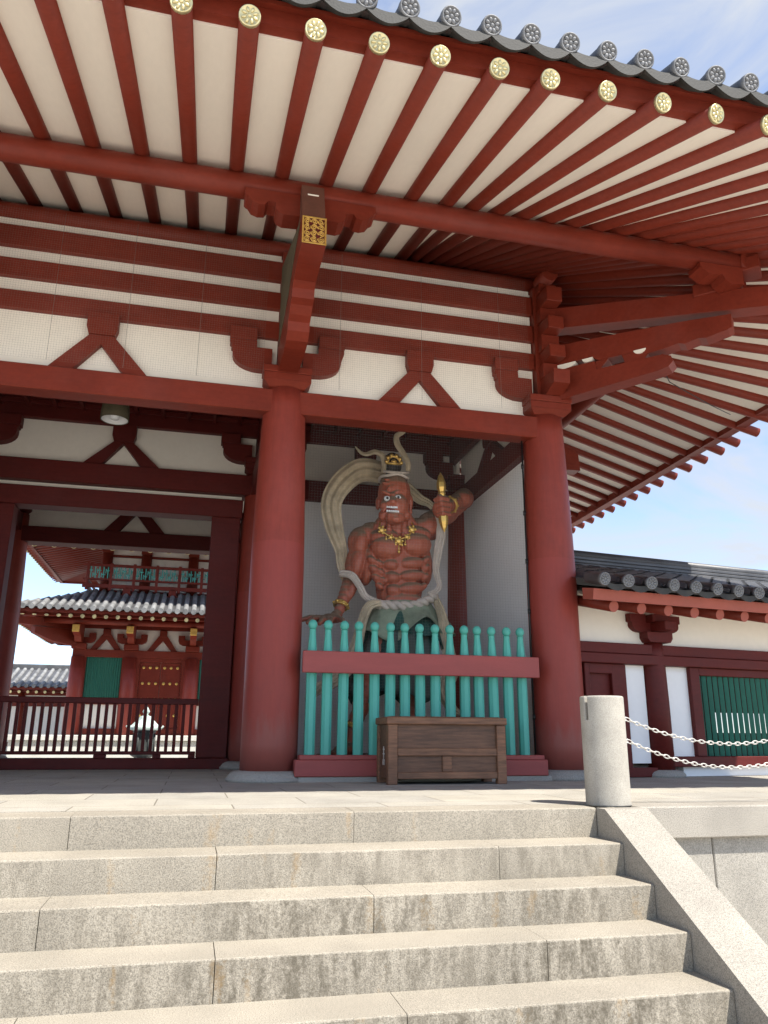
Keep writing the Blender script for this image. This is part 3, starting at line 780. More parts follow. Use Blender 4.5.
# ------------------------------------------------------------------ offering box
ob = empty('offering_box', (1.83, -.65, 0), 'dark brown wooden offering box with panelled front standing before the fence', 'offering box')
x0, x1, y0, y1 = 1.165, 2.5, -.94, -.40
mb = MB(); mb.box(x0-.015, x1+.015, y0-.012, y1+.012, .615, .69, .008)
for k in range(9): mb.box(x0+.05, x1-.05, y0+.05+.048*k, y0+.075+.048*k, .691, .70, .003)
mb.build('lid', WOOD, ob)
for xa in (x0, x1-.105):
    for ya in (y0, y1-.09):
        mb = MB(); mb.box(xa, xa+.105, ya, ya+.09, 0, .614, .007); mb.build('corner_post', WOOD, ob)
for z0, z1 in ((.29, .37), (.055, .125)):
    mb = MB(); mb.box(x0+.106, x1-.106, y0+.008, y0+.05, z0, z1, .006); mb.build('front_rail', WOOD, ob)
mb = MB(); mb.box(1.772, 1.876, y0+.01, y0+.05, .126, .289, .006); mb.build('middle_stile', WOOD, ob)
for bx in ((x0+.106, x1-.106, .371, .614), (x0+.106, 1.771, .126, .289), (1.877, x1-.106, .126, .289)):
    mb = MB(); mb.box(bx[0], bx[1], y0+.035, y0+.06, bx[2], bx[3], 0); mb.build('front_panel', WOODD, ob)
for xa, xb in ((x0+.02, x0+.05), (x1-.05, x1-.02)):
    mb = MB(); mb.box(xa, xb, y0+.09, y1-.09, .06, .614, 0); s = mb.build('side_panel', WOODD, ob)
mb = MB(); mb.box(x0+.11, x1-.11, y1-.05, y1-.02, .06, .614, 0); mb.build('back_panel', WOODD, ob)
mb = MB()  # white painted mark on the left end
for (a, b_, c, d) in ((-.70, -.64, .345, .36), (-.675, -.664, .25, .385), (-.71, -.63, .30, .312), (-.70, -.69, .19, .25), (-.645, -.635, .19, .25)):
    mb.box(x0+.013, x0+.0195, a, b_, c, d, .001)
mb.build('side_mark', CHAINM, ob)

# ------------------------------------------------------------------ bollards and chains
def bollard(x, y, label):
    root = empty('stone_bollard', (x, y, 0), label, 'bollard', 'round granite bollards of the chain fence')
    mb = MB(); mb.lathe([(.166, .0), (.166, .01), (.166, .2), (.166, .4), (.166, .5), (.166, .6), (.166, .61), (.166, .70), (.166, .778), (.166, .785), (.162, .794), (.155, .797), (.120, .797), (.112, .785), (.112, .45), (.01, .45)], (x, y, .001), 48)
    o = mb.build('shaft', GRPOST, root)
    return root, o
b1, sh = bollard(2.222, -3.62, 'round granite bollard with a slotted top standing at the stair head')
# notch cut in the rim
cut = MB(); cut.m = Matrix.Translation((2.222, -3.62, 0)) @ Matrix.Rotation(R(-163), 4, 'Z'); cut.box(.08, .30, -.014, .014, .62, .95, 0)
cu = cut.build('cutter', BLACK); md = sh.modifiers.new('b', 'BOOLEAN'); md.object = cu; md.operation = 'DIFFERENCE'; md.solver = 'EXACT'
cu.location = (0,0,0)
bpy.context.view_layer.update()
dg = bpy.context.evaluated_depsgraph_get(); me2 = bpy.data.meshes.new_from_object(sh.evaluated_get(dg)); sh.modifiers.clear(); sh.data = me2
bpy.data.objects.remove(cu)
for z in (.63, .465):
    mb = MB(); mb.tube([(2.222+.165, -3.62, z+.001), (2.222+.20, -3.62, z+.012), (2.222+.205, -3.62, z-.012), (2.222+.165, -3.62, z-.012)], .006, 8); mb.build('chain_eye', CHAINM, b1)
b2, sh2 = bollard(4.45, -3.62, 'round granite bollard at the far end of the chains beyond the stairs')
for z in (.63, .465):
    mb = MB(); mb.tube([(4.45-.165, -3.62, z+.001), (4.45-.20, -3.62, z+.012), (4.45-.205, -3.62, z-.012), (4.45-.165, -3.62, z-.012)], .006, 8); mb.build('chain_eye', CHAINM, b2)
def chain(z0, sag, label):
    xa, xb = 2.42, 4.255; n = 46; mb = MB(); P = []
    for i in range(201):
        t = i/200; P.append(Vector((xa+(xb-xa)*t, -3.62, z0-sag*4*t*(1-t))))
    # arc-length spacing
    L = [0]
    for a, b_ in zip(P, P[1:]): L.append(L[-1]+(b_-a).length)
    def at(s_):
        for i in range(200):
            if L[i+1] >= s_: return P[i].lerp(P[i+1], (s_-L[i])/(L[i+1]-L[i])), (P[i+1]-P[i]).normalized()
        return P[-1], (P[-1]-P[-2]).normalized()
    for k in range(n):
        c, t = at(L[-1]*(k+.5)/n); side = Vector((0,1,0)) if k % 2 else t.cross(Vector((0,1,0)))
        ln = L[-1]/n*.5+.006; pts = []
        for j in range(14):
            a = 2*PI*j/14; pts.append(c + t*(math.cos(a)*ln*1.05) + side*(math.sin(a)*.0125))
        mb.tube([tuple(p) for p in pts], .0040, 6, True, False, True, up=tuple(t.cross(side)))
    return tag(mb.build('chain', CHAINM), label, 'chain', 'chains between the bollards')
chain(.632, .185, 'upper sagging white chain fixed to the granite bollard')
chain(.467, .200, 'lower sagging white chain fixed to the granite bollard')

# ------------------------------------------------------------------ wire meshes
def net(name, x0, x1, z0, z1, y, pitch, th, mat, label, seams=None):
    root = empty(name, ((x0+x1)/2, y, z0), label, 'wire mesh')
    mb = MB()
    def wire(p0, p1, w):
        a = Vector(p0); b_ = Vector(p1); d = (b_-a).normalized(); s1 = d.orthogonal().normalized()*w; s2 = d.cross(s1)
        V = [tuple(a+s1), tuple(a+s2*.87-s1*.5), tuple(a-s2*.87-s1*.5), tuple(b_+s1), tuple(b_+s2*.87-s1*.5), tuple(b_-s2*.87-s1*.5)]
        mb.add(V, [(0,1,4,3),(1,2,5,4),(2,0,3,5)])
    n = int((x1-x0)/pitch)
    for k in range(n+1): wire((x0+pitch*k, y, z0), (x0+pitch*k, y, z1), th)
    n = int((z1-z0)/pitch)
    for k in range(n+1): wire((x0, y+th*1.2, z0+pitch*k), (x1, y+th*1.2, z0+pitch*k), th)
    mb.build('netting', mat, root)
    if seams:
        for x in seams:
            m2 = MB(); m2.rod((x, y-.004, z0), (x, y-.004, z1), .0022, seg=6); m2.build('seam_wire', WIRE, root)
    return root
nm = net('wire_mesh', .36, 3.30, .3, 4.40, .02, .036, .00045, WIREG, 'fine wire mesh stretched across the statue niche behind the picket fence')
mb = MB(); mb.rod((3.255, -.02, .29), (3.262, -.02, 4.40), .012, seg=8)
for k in range(6): mb.rod((3.257, -.02, .7+.66*k), (3.257, -.02, .76+.66*k), .020, seg=8)
mb.build('edge_rod', BLACK, nm)
net('bird_net', -4.28, -.31, 4.715, 6.72, -.335, .03, .0006, WIRE, 'bird netting over the white frieze above the central doorway', [-3.7+.86*k for k in range(4)])
net('bird_net', .31, 3.28, 4.715, 6.72, -.335, .03, .0006, WIRE, 'bird netting over the white frieze above the statue niche', [.65, 1.75, 2.86])

# ------------------------------------------------------------------ hanging lamp
lp = empty('hanging_lamp', (-2.27, 1.75, 4.85), 'round dark metal lamp hanging from the ceiling above the gate passage', 'lamp')
mb = MB(); mb.lathe([(.195, 4.86), (.20, 4.865), (.20, 4.96), (.192, 5.06), (.165, 5.15), (.11, 5.22), (.05, 5.25), (.03, 5.30)], (-2.27, 1.75, 0), 28, True, False); mb.build('lamp_shade', OLIVE, lp)
mb = MB(); mb.lathe([(.185, 4.868), (.175, 4.93), (.15, 5.0), (.10, 5.045), (.02, 5.06)], (-2.27, 1.75, 0), 28, True, False); mb.build('reflector', EYEW, lp)
mb = MB(); mb.lathe([(.02, 4.87), (.06, 4.88), (.075, 4.93), (.05, 5.0), (.03, 5.05)], (-2.27, 1.75, 0), 16); mb.build('bulb', EYEW, lp)
mb = MB(); mb.rod((-2.27, 1.75, 5.24), (-2.27, 1.75, 5.602), .012, seg=8); mb.build('stem', BLACK, lp)

# ------------------------------------------------------------------ guardian statue
gs = empty('guardian_statue', (1.9, 1.75, 0), 'red muscular guardian statue with bulging eyes, raised gilt vajra and looping cream scarf', 'statue')
def cap_(mb, p0, p1, r0, r1, n=7):
    p0 = Vector(p0); p1 = Vector(p1)
    for i in range(n+1):
        t = i/n; p = p0.lerp(p1, t); r = r0+(r1-r0)*t; mb.ball(tuple(p), r, 14, 9)
mb = MB(); E = mb.ball
# trunk
E((2.05, 1.92, 2.25), (.42, .31, .30)); E((2.02, 1.90, 2.60), (.365, .26, .42)); E((1.98, 1.92, 3.00), (.45, .30, .42), rot=(0, .12, 0))
E((1.98, 1.95, 3.34), (.52, .27, .25), rot=(0, -.18, 0)); E((1.72, 1.97, 3.46), (.30, .2, .17), rot=(0, .45, 0)); E((2.26, 1.97, 3.58), (.30, .2, .18), rot=(0, -.35, 0))
E((1.77, 1.70, 3.19), (.25, .155, .185), rot=(.12, .10, -.2)); E((2.24, 1.70, 3.27), (.255, .155, .19), rot=(.12, -.10, .2))      # pectorals
cap_(mb, (1.66, 1.86, 3.48), (1.82, 1.80, 3.72), .12, .12, 4); cap_(mb, (2.24, 1.86, 3.56), (2.06, 1.80, 3.74), .12, .12, 4)
E((1.76, 1.75, 3.36), (.24, .13, .14), rot=(.5, 0, -.1)); E((2.24, 1.75, 3.44), (.26, .13, .14), rot=(.5, 0, .1))
E((1.54, 1.90, 2.98), (.13, .21, .34), rot=(0, .16, 0)); E((2.41, 1.92, 3.05), (.13, .21, .36), rot=(0, -.1, 0))                    # lats
for i, z in enumerate((2.95, 2.76, 2.57)):                                                                                        # stomach
    E((2.18-.01*i, 1.662, z+.03), (.215, .085, .088), rot=(0, -.12, .12)); E((1.84+.02*i, 1.672, z-.01), (.115, .085, .088), rot=(0, .12, -.15))
E((2.05, 1.68, 2.41), (.32, .09, .12))
for x, z, r in ((1.555, 2.99, .085), (1.585, 2.86, .085), (1.62, 2.73, .08), (1.67, 2.61, .075), (1.66, 2.95, .075), (1.69, 2.82, .07), (1.73, 2.70, .065), (2.385, 3.05, .075), (2.38, 2.92, .08), (2.36, 2.78, .08), (2.34, 2.64, .07)):
    E((x, 1.70, z), (r*1.1, r*.95, r*.68), rot=(0, .65 if x < 2 else -.65, 0))
# neck and head
cap_(mb, (2.0, 1.90, 3.42), (1.94, 1.80, 3.80), .20, .18, 4)
cap_(mb, (1.80, 1.68, 3.42), (1.82, 1.68, 3.7), .045, .05, 4); cap_(mb, (2.03, 1.68, 3.42), (2.05, 1.68, 3.72), .045, .05, 4)
E((1.91, 1.78, 4.08), (.258, .30, .32)); E((1.885, 1.64, 3.82), (.22, .23, .24)); E((1.87, 1.54, 3.63), (.155, .12, .11)); E((1.865, 1.475, 3.585), (.09, .07, .06))
E((1.71, 1.56, 3.81), (.085, .08, .08)); E((1.985, 1.545, 3.84), (.085, .08, .08)); E((2.05, 1.62, 3.70), (.08, .1, .09)); E((1.70, 1.64, 3.68), (.07, .09, .09))
E((1.725, 1.53, 4.0), (.10, .055, .03), rot=(0, .42, -.2)); E((1.905, 1.525, 4.035), (.105, .055, .03), rot=(0, -.40, .15))
E((1.815, 1.495, 3.965), (.038, .05, .05)); cap_(mb, (1.81, 1.495, 3.95), (1.805, 1.435, 3.845), .036, .055, 4); E((1.752, 1.47, 3.83), (.046, .045, .04)); E((1.86, 1.465, 3.835), (.046, .045, .04))
for k in range(3): E((1.75+.07*k, 1.535-.01*k, 4.07+.012*k), (.02, .03, .07), rot=(0, .35-.35*k, 0))
E((1.80, 1.575, 4.17), (.15, .04, .022), rot=(0, .06, 0)); E((1.82, 1.60, 4.24), (.13, .04, .02), rot=(0, .04, 0))
E((1.82, 1.492, 3.785), (.12, .05, .022)); E((1.83, 1.492, 3.665), (.11, .05, .024)); E((1.70, 1.515, 3.75), (.035, .04, .07), rot=(0, .5, 0)); E((1.945, 1.505, 3.76), (.035, .04, .07), rot=(0, -.5, 0))   # lips and creases
E((2.155, 1.74, 3.95), (.045, .075, .135)); E((2.155, 1.74, 3.81), (.035, .05, .07)); E((1.665, 1.82, 3.92), (.04, .06, .11))
# right arm, pressing down
E((1.40, 1.94, 3.34), (.175, .19, .23), rot=(0, .25, 0)); E((1.56, 1.93, 3.42), (.22, .18, .18), rot=(0, .40, 0)); E((2.42, 1.93, 3.60), (.25, .19, .18), rot=(0, -.3, 0)); E((1.40, 1.83, 3.28), (.12, .13, .2), rot=(0, .2, 0))
cap_(mb, (1.40, 1.94, 3.28), (1.275, 1.86, 2.72), .140, .118); E((1.365, 1.80, 3.0), (.105, .10, .24), rot=(0, .2, 0)); E((1.29, 1.97, 2.98), (.10, .11, .26), rot=(0, .18, 0))
cap_(mb, (1.275, 1.86, 2.72), (1.05, 1.66, 2.17), .125, .075); E((1.19, 1.82, 2.58), (.08, .10, .22), rot=(0, .36, 0)); E((1.27, 1.74, 2.57), (.075, .08, .22), rot=(0, .38, 0))
E((.95, 1.55, 2.09), (.15, .13, .07), rot=(.1, .1, 0)); E((.80, 1.45, 2.05), (.10, .11, .06)); E((1.02, 1.62, 2.13), (.09, .09, .09))
for P in (((.80, 1.50, 2.08), (.62, 1.42, 2.07), (.47, 1.38, 2.02)), ((.79, 1.44, 2.06), (.66, 1.30, 2.04), (.56, 1.22, 1.97)), ((.83, 1.40, 2.05), (.76, 1.22, 2.02), (.71, 1.13, 1.95)), ((.90, 1.40, 2.06), (.88, 1.24, 2.02), (.86, 1.16, 1.95)), ((1.0, 1.50, 2.10), (1.06, 1.34, 2.04), (1.08, 1.25, 1.98))):
    cap_(mb, P[0], P[1], .05, .043, 4); cap_(mb, P[1], P[2], .043, .034, 4)
# left arm, raised with the fist in front
E((2.54, 1.97, 3.66), (.22, .23, .23)); E((2.50, 1.85, 3.62), (.15, .13, .17)); cap_(mb, (2.52, 1.97, 3.68), (3.19, 2.2, 4.22), .185, .165); E((2.84, 2.02, 3.98), (.22, .14, .15), rot=(0, -.68, 0)); E((2.88, 2.12, 3.90), (.24, .14, .14), rot=(0, -.68, 0))
cap_(mb, (3.19, 2.2, 4.24), (2.72, 1.62, 3.90), .165, .10); E((3.08, 2.0, 4.14), (.17, .2, .15))
E((2.57, 1.52, 3.82), (.125, .13, .155), rot=(0, .15, 0))
for i in range(4):
    z = 3.945-.082*i; x = 2.56+.012*i
    cap_(mb, (x+.10, 1.45, z+.01), (x-.03, 1.375, z), .043, .042, 4); cap_(mb, (x-.03, 1.375, z), (x-.085, 1.47, z-.005), .042, .036, 4)
cap_(mb, (2.66, 1.5, 3.98), (2.52, 1.40, 3.99), .045, .036, 4)
# legs
cap_(mb, (1.87, 1.87, 2.1), (1.54, 1.55, 1.25), .28, .165); cap_(mb, (1.54, 1.55, 1.25), (1.25, 1.52, .55), .165, .09); E((1.44, 1.66, .98), (.14, .16, .26), rot=(0, .38, 0)); E((1.54, 1.48, 1.27), (.13, .10, .14))
cap_(mb, (2.3, 1.9, 2.1), (2.16, 1.62, 1.25), .28, .165); cap_(mb, (2.16, 1.62, 1.25), (2.16, 1.62, .55), .165, .09); E((2.17, 1.74, .98), (.14, .15, .26)); E((2.16, 1.54, 1.27), (.13, .10, .14))
for (ax, ay, dx, dy) in ((1.25, 1.52, -.22, -.28), (2.16, 1.62, .16, -.32)):
    cap_(mb, (ax, ay, .55), (ax, ay, .36), .09, .11, 3); cap_(mb, (ax, ay, .33), (ax+dx, ay+dy, .29), .10, .085, 5)
    for i in range(5):
        o = (i-2)*.05; q = Vector((dx, dy, 0)).normalized(); s_ = Vector((-q.y, q.x, 0))
        p = Vector((ax+dx, ay+dy, .275))+s_*o; cap_(mb, tuple(p), tuple(p+q*(.13-.012*abs(i-1))), .036, .03, 3)
body = mb.build('body', SKIN, gs)
rm = body.modifiers.new('r', 'REMESH'); rm.mode = 'VOXEL'; rm.voxel_size = .013; rm.use_smooth_shade = True
sm_ = body.modifiers.new('s', 'SMOOTH'); sm_.iterations = 7; sm_.factor = .5
bpy.context.view_layer.update(); dg = bpy.context.evaluated_depsgraph_get()
me2 = bpy.data.meshes.new_from_object(body.evaluated_get(dg)); body.modifiers.clear(); body.data = me2; me2.polygons.foreach_set('use_smooth', [True]*len(me2.polygons))
if not me2.materials: me2.materials.append(SKIN)
# eyes, teeth
for c in ((1.728, 1.487, 3.905), (1.893, 1.470, 3.925)):
    mb = MB(); mb.ball(c, (.050, .045, .042), 16, 10); e = mb.build('eye', EYEW, gs)
    mb = MB(); mb.ball((c[0]-.004, c[1]-.041, c[2]-.004), (.02, .009, .02), 12, 8); mb.build('pupil', BLACK, e)
MOUTH = paint('mouth_red', (.16, .012, .012), .5, .1)
mb = MB(); mb.tube([(1.822+.115*t, 1.452+.05*t*t, 3.727+.018*t*t) for t in (-1, -.6, -.2, .2, .6, 1)], [.028, .05, .054, .054, .05, .028], 10, flat=[.012]*6, up=(0, -1, 0)); mb.build('mouth', MOUTH, gs)
mb = MB()
for zz, w_ in ((3.757, 8), (3.697, 8)):
    for i in range(w_):
        t = (i-(w_-1)/2)/(w_/2); mb.box(1.822+.108*t-.0128, 1.822+.108*t+.0128, 1.414+.055*t*t, 1.452+.055*t*t, zz-.015+.014*t*t, zz+.015+.014*t*t, .003)
mb.build('teeth', EYEW, gs)
# topknot, ornament and head ribbons
mb = MB(); mb.ball((1.885, 1.80, 4.56), (.15, .14, .20), 16, 10); mb.build('topknot', HAIRM, gs)
mb = MB(); cx, cy, cz = 1.865, 1.62, 4.54
mb.tube([(cx+.10*math.cos(a), cy, cz+.095*math.sin(a)) for a in [PI*k/9-.2*0 for k in range(10)]], .024, 8)
for a in (0, .6, 1.2, 1.9, 2.5, 3.14): mb.ball((cx+.115*math.cos(a), cy-.01, cz+.11*math.sin(a)), (.034, .024, .034), 8, 6)
mb.ball((cx, cy-.01, cz+.005), (.05, .03, .035), 8, 6); mb.tube([(cx-.12, cy, cz-.02), (cx, cy-.03, cz-.035), (cx+.12, cy, cz-.02)], .02, 8); mb.build('crown_ornament', GOLD, gs)
def smoothpath(P, n=8):
    Q = [Vector(p) for p in P]; out = []
    for i in range(len(Q)-1):
        a = Q[max(i-1, 0)]; b_ = Q[i]; c = Q[i+1]; d = Q[min(i+2, len(Q)-1)]
        for k in range(n):
            t = k/n; out.append(.5*((2*b_)+(c-a)*t+(2*a-5*b_+4*c-d)*t*t+(3*b_-a-3*c+d)*t**3))
    out.append(Q[-1]); return out
def ribbon(P, W, name, mat, th=.02, parent=gs, folds=3, n=8):
    """a cloth band lying roughly in the facade plane, with lengthwise folds and real thickness"""
    C = smoothpath(P, n); m = len(C); Wd = []
    for i in range(m):
        t = i/(m-1)*(len(W)-1); k = min(int(t), len(W)-2); Wd.append(W[k]+(W[k+1]-W[k])*(t-k))
    mb = MB(); S = 28; V = []; F = []
    for side in (0, 1):
        for i, c in enumerate(C):
            t = (C[min(i+1, m-1)]-C[max(i-1, 0)]).normalized(); ref = Vector((0, -1, 0)); nn = (ref - t*ref.dot(t))
            nn = nn.normalized() if nn.length > 1e-3 else t.orthogonal().normalized(); s_ = t.cross(nn)
            tw = .5*math.sin(i*.13)
            s2 = s_*math.cos(tw*.35)+nn*math.sin(tw*.35); n2 = nn*math.cos(tw*.35)-s_*math.sin(tw*.35)
            for k in range(S+1):
                u = k/S*2-1
                h = (math.cos(u*PI*folds+i*.05)*.5)*min(.045, Wd[i]*.28)*(1-.3*abs(u)) + .03*(1-u*u)*min(1, Wd[i]/.1)*.6
                p = c+s2*(u*Wd[i])+n2*(h+(th if side == 0 else 0)*(1-.6*u*u)); V.append(tuple(p))
    A = S+1; B = m*A
    for i in range(m-1):
        for k in range(S):
            F.append((i*A+k, i*A+k+1, (i+1)*A+k+1, (i+1)*A+k)); F.append((B+i*A+k+1, B+i*A+k, B+(i+1)*A+k, B+(i+1)*A+k+1))
        F.append((i*A, (i+1)*A, B+(i+1)*A, B+i*A)); F.append((i*A+S, B+i*A+S, B+(i+1)*A+S, (i+1)*A+S))
    mb.add(V, F, True); return mb.build(name, mat, parent)
ribbon([(2.02, 2.08, 4.42), (1.75, 2.10, 4.53), (1.42, 2.08, 4.52), (1.12, 2.02, 4.25), (.97, 1.98, 3.92), (1.02, 1.98, 3.55), (1.13, 1.98, 3.2), (1.14, 1.95, 2.95), (1.22, 1.9, 2.72), (1.30, 1.82, 2.62)], [.13, .18, .19, .18, .16, .14, .10, .075, .085, .065], 'scarf', CREAM, folds=3)
ribbon([(1.08, 1.72, 2.78), (1.24, 1.64, 2.74), (1.36, 1.62, 2.58), (1.45, 1.64, 2.44), (1.62, 1.60, 2.36), (1.78, 1.56, 2.33)], [.05, .06, .055, .05, .045, .045], 'scarf', ROPE)
ribbon([(2.05, 2.1, 4.42), (2.25, 2.12, 4.28), (2.42, 2.12, 4.14), (2.58, 2.1, 4.06), (2.72, 2.08, 3.9)], [.10, .11, .09, .06, .06], 'scarf', CREAM)
ribbon([(2.60, 1.78, 3.86), (2.66, 1.76, 3.55), (2.60, 1.76, 3.2), (2.56, 1.74, 2.9), (2.60, 1.72, 2.68), (2.52, 1.66, 2.56), (2.38, 1.6, 2.50)], [.045, .085, .07, .05, .04, .04, .045], 'scarf', ROPE)
ribbon([(1.66, 1.56, 2.34), (1.48, 1.52, 2.28), (1.38, 1.52, 2.05), (1.30, 1.54, 1.7), (1.18, 1.56, 1.4), (1.0, 1.58, 1.22), (.80, 1.58, 1.12), (.66, 1.58, .98), (.72, 1.58, .84)], [.05, .07, .075, .09, .10, .09, .08, .06, .02], 'scarf', CREAM)
ribbon([(2.52, 1.70, 2.50), (2.62, 1.66, 2.2), (2.68, 1.64, 1.8), (2.74, 1.64, 1.4), (2.62, 1.64, 1.15), (2.72, 1.64, .9), (2.86, 1.62, .8)], [.05, .08, .10, .11, .10, .08, .03], 'scarf', CREAM)
ribbon([(1.72, 1.70, 4.38), (1.73, 1.70, 4.52), (1.70, 1.70, 4.66), (1.58, 1.70, 4.71), (1.45, 1.70, 4.66), (1.36, 1.70, 4.68), (1.27, 1.70, 4.77)], [.035, .035, .045, .04, .035, .028, .006], 'head_ribbon', CREAM, .015, gs, 1)
ribbon([(2.10, 1.66, 4.42), (2.10, 1.66, 4.56), (2.02, 1.66, 4.72), (1.93, 1.66, 4.86), (1.92, 1.66, 4.99), (2.02, 1.66, 5.07), (2.08, 1.66, 5.17), (2.05, 1.66, 5.27)], [.035, .04, .045, .05, .045, .035, .02, .006], 'head_ribbon', CREAM, .015, gs, 1)
mb = MB(); mb.tube([(1.905+.225*math.cos(a), 1.78-.25*math.sin(a), 4.315+.010*math.sin(5*a)) for a in [2*PI*k/24 for k in range(24)]], .024, 10, True, False, True); mb.tube([(1.70, 1.60, 4.37), (1.82, 1.535, 4.345), (1.98, 1.54, 4.35), (2.12, 1.63, 4.40)], .02, 8); mb.build('head_band', ROPE, gs)
# vajra
mb = MB(); a = Vector((2.545, 1.415, 4.36)); b_ = Vector((2.60, 1.43, 3.43)); d = (a-b_).normalized(); L_ = (a-b_).length
mb.m = Matrix.Translation(b_) @ d.to_track_quat('Z', 'Y').to_matrix().to_4x4()
mb.lathe([(.006, 0), (.04, .06), (.07, .16), (.072, .24), (.05, .31), (.062, .33), (.05, .35), (.036, .42), (.036, L_-.42), (.05, L_-.35), (.062, L_-.33), (.05, L_-.31), (.072, L_-.24), (.07, L_-.16), (.04, L_-.06), (.006, L_)], (0,0,0), 6, False); mb.build('vajra', GOLD, gs)
# jewellery
def ring_gold(c, nrm, r, t, name='bracelet'):
    nrm = Vector(nrm).normalized(); u = nrm.orthogonal().normalized(); v_ = nrm.cross(u); mb = MB()
    for off in (-t*.9, t*.9):
        mb.tube([tuple(Vector(c)+nrm*off+u*(r*math.cos(a))+v_*(r*math.sin(a))) for a in [2*PI*k/24 for k in range(24)]], t, 8, True, False, True)
    for k in range(8):
        a = 2*PI*k/8; mb.ball(tuple(Vector(c)+u*((r+t*.8)*math.cos(a))+v_*((r+t*.8)*math.sin(a))), t*1.35, 8, 6)
    return mb.build(name, GOLD, gs)
ring_gold((1.105, 1.715, 2.31), (.225, .2, .55), .098, .018); ring_gold((2.78, 1.70, 3.945), (.47, .58, .34), .118, .017); ring_gold((1.27, 1.52, .62), (.29, .03, .7), .105, .018, 'anklet'); ring_gold((2.16, 1.62, .62), (0, 0, 1), .105, .018, 'anklet')
NK = [(1.70, 1.78, 3.64), (1.66, 1.66, 3.52), (1.70, 1.60, 3.42), (1.80, 1.585, 3.35), (1.93, 1.585, 3.32), (2.05, 1.585, 3.36), (2.14, 1.61, 3.45), (2.18, 1.68, 3.58), (2.14, 1.8, 3.70)]
mb = MB(); C_ = smoothpath(NK, 6); mb.tube(C_, .013, 8)
for p, r in (((1.68, 1.61, 3.45), .05), ((2.15, 1.61, 3.49), .05), ((1.93, 1.57, 3.29), .055), ((1.81, 1.575, 3.34), .035), ((2.06, 1.575, 3.36), .035)):
    mb.ball(p, (r, r*.5, r), 10, 8)
    for k in range(5): a = 2*PI*k/5; mb.ball((p[0]+r*math.cos(a), p[1]-.005, p[2]+r*math.sin(a)), (r*.45, r*.35, r*.45), 8, 6)
for p, l in (((1.93, 1.565, 3.25), .13), ((1.74, 1.585, 3.38), .07), ((1.83, 1.575, 3.31), .07), ((2.03, 1.575, 3.32), .08), ((2.10, 1.59, 3.40), .06), ((1.88, 1.57, 3.29), .06), ((1.98, 1.57, 3.29), .06)):
    mb.rod(p, (p[0], p[1]-.005, p[2]-l), .009, seg=6); mb.ball((p[0], p[1]-.008, p[2]-l), (.02, .014, .026), 8, 6)
mb.build('necklace', GOLD, gs)
# belt: two twisted strands
mb = MB(); BP = smoothpath([(1.60, 1.80, 2.36), (1.66, 1.62, 2.33), (1.86, 1.54, 2.31), (2.12, 1.53, 2.32), (2.34, 1.57, 2.40), (2.50, 1.70, 2.50), (2.52, 1.92, 2.50), (2.40, 2.16, 2.44), (2.08, 2.25, 2.38), (1.72, 2.15, 2.36), (1.60, 1.95, 2.36)], 10)
for ph in (0, PI):
    pts = []
    for i, c in enumerate(BP):
        t = (BP[min(i+1, len(BP)-1)]-BP[max(i-1, 0)]).normalized(); u = Vector((0,0,1)); v_ = t.cross(u); a = i*.62+ph; pts.append(c+u*(.032*math.cos(a))+v_*(.032*math.sin(a)))
    mb.tube(pts, .045, 8)
mb.build('belt', ROPE, gs)
# skirt and ruffled overflap
def skirt(z0, z1, c0, c1, r0, r1, name, mat, fold, nf, hem, ph=0, rows=14, seg=96, th=.02):
    V = []; F = []
    for lay in (0, 1):
        for i in range(rows+1):
            t = i/rows
            for k in range(seg):
                a = 2*PI*k/seg
                fo = fold*t**.8*(math.sin(nf*a+ph+1.2*t)+.5*math.sin((nf*2-1)*a+2+ph)); hz = hem*t*t*(math.sin(nf*.5*a+ph)+.6*math.sin(nf*a+1+ph))
                rx = r0[0]+(r1[0]-r0[0])*t+fo-lay*th; ry = r0[1]+(r1[1]-r0[1])*t+fo-lay*th
                V.append((c0[0]+(c1[0]-c0[0])*t+rx*math.cos(a), c0[1]+(c1[1]-c0[1])*t+ry*math.sin(a), z0+(z1-z0)*t+hz))
    B = (rows+1)*seg
    for i in range(rows):
        for k in range(seg):
            k2 = (k+1) % seg; F.append((i*seg+k, i*seg+k2, (i+1)*seg+k2, (i+1)*seg+k)); F.append((B+i*seg+k2, B+i*seg+k, B+(i+1)*seg+k, B+(i+1)*seg+k2))
    for k in range(seg):
        k2 = (k+1) % seg; F.append((rows*seg+k, rows*seg+k2, B+rows*seg+k2, B+rows*seg+k)); F.append((k2, k, B+k, B+k2))
    mb = MB(); mb.add(V, F, True); return mb.build(name, mat, gs)
SKIRTM, nt_, bb = new_mat('green_grey_cloth')
v_ = coords(nt_, (1, 1, .5)); wv = nd(nt_, 'ShaderNodeTexWave'); wv.inputs['Scale'].default_value = 1.1; wv.inputs['Distortion'].default_value = 5; wv.inputs['Detail'].default_value = 2; nt_.links.new(v_, wv.inputs['Vector'])
nt_.links.new(mixc(nt_, ramp(nt_, wv.outputs['Fac'], [(.35, 0), (.75, 1)]), (.016, .05, .042), (.07, .085, .07)), bb.inputs['Base Color']); bb.inputs['Roughness'].default_value = .7
skirt(2.34, 1.02, (2.07, 1.90), (1.88, 1.72), (.43, .34), (.66, .46), 'skirt', SKIRTM, .045, 9, .07)
skirt(2.40, 1.95, (2.07, 1.90), (2.10, 1.84), (.445, .36), (.66, .52), 'overflap', SAGE, .07, 5, .13, 1.1)
skirt(2.33, 1.84, (2.09, 1.90), (2.12, 1.87), (.43, .35), (.62, .47), 'underflap', DKGREEN, .05, 6, .09, .2)
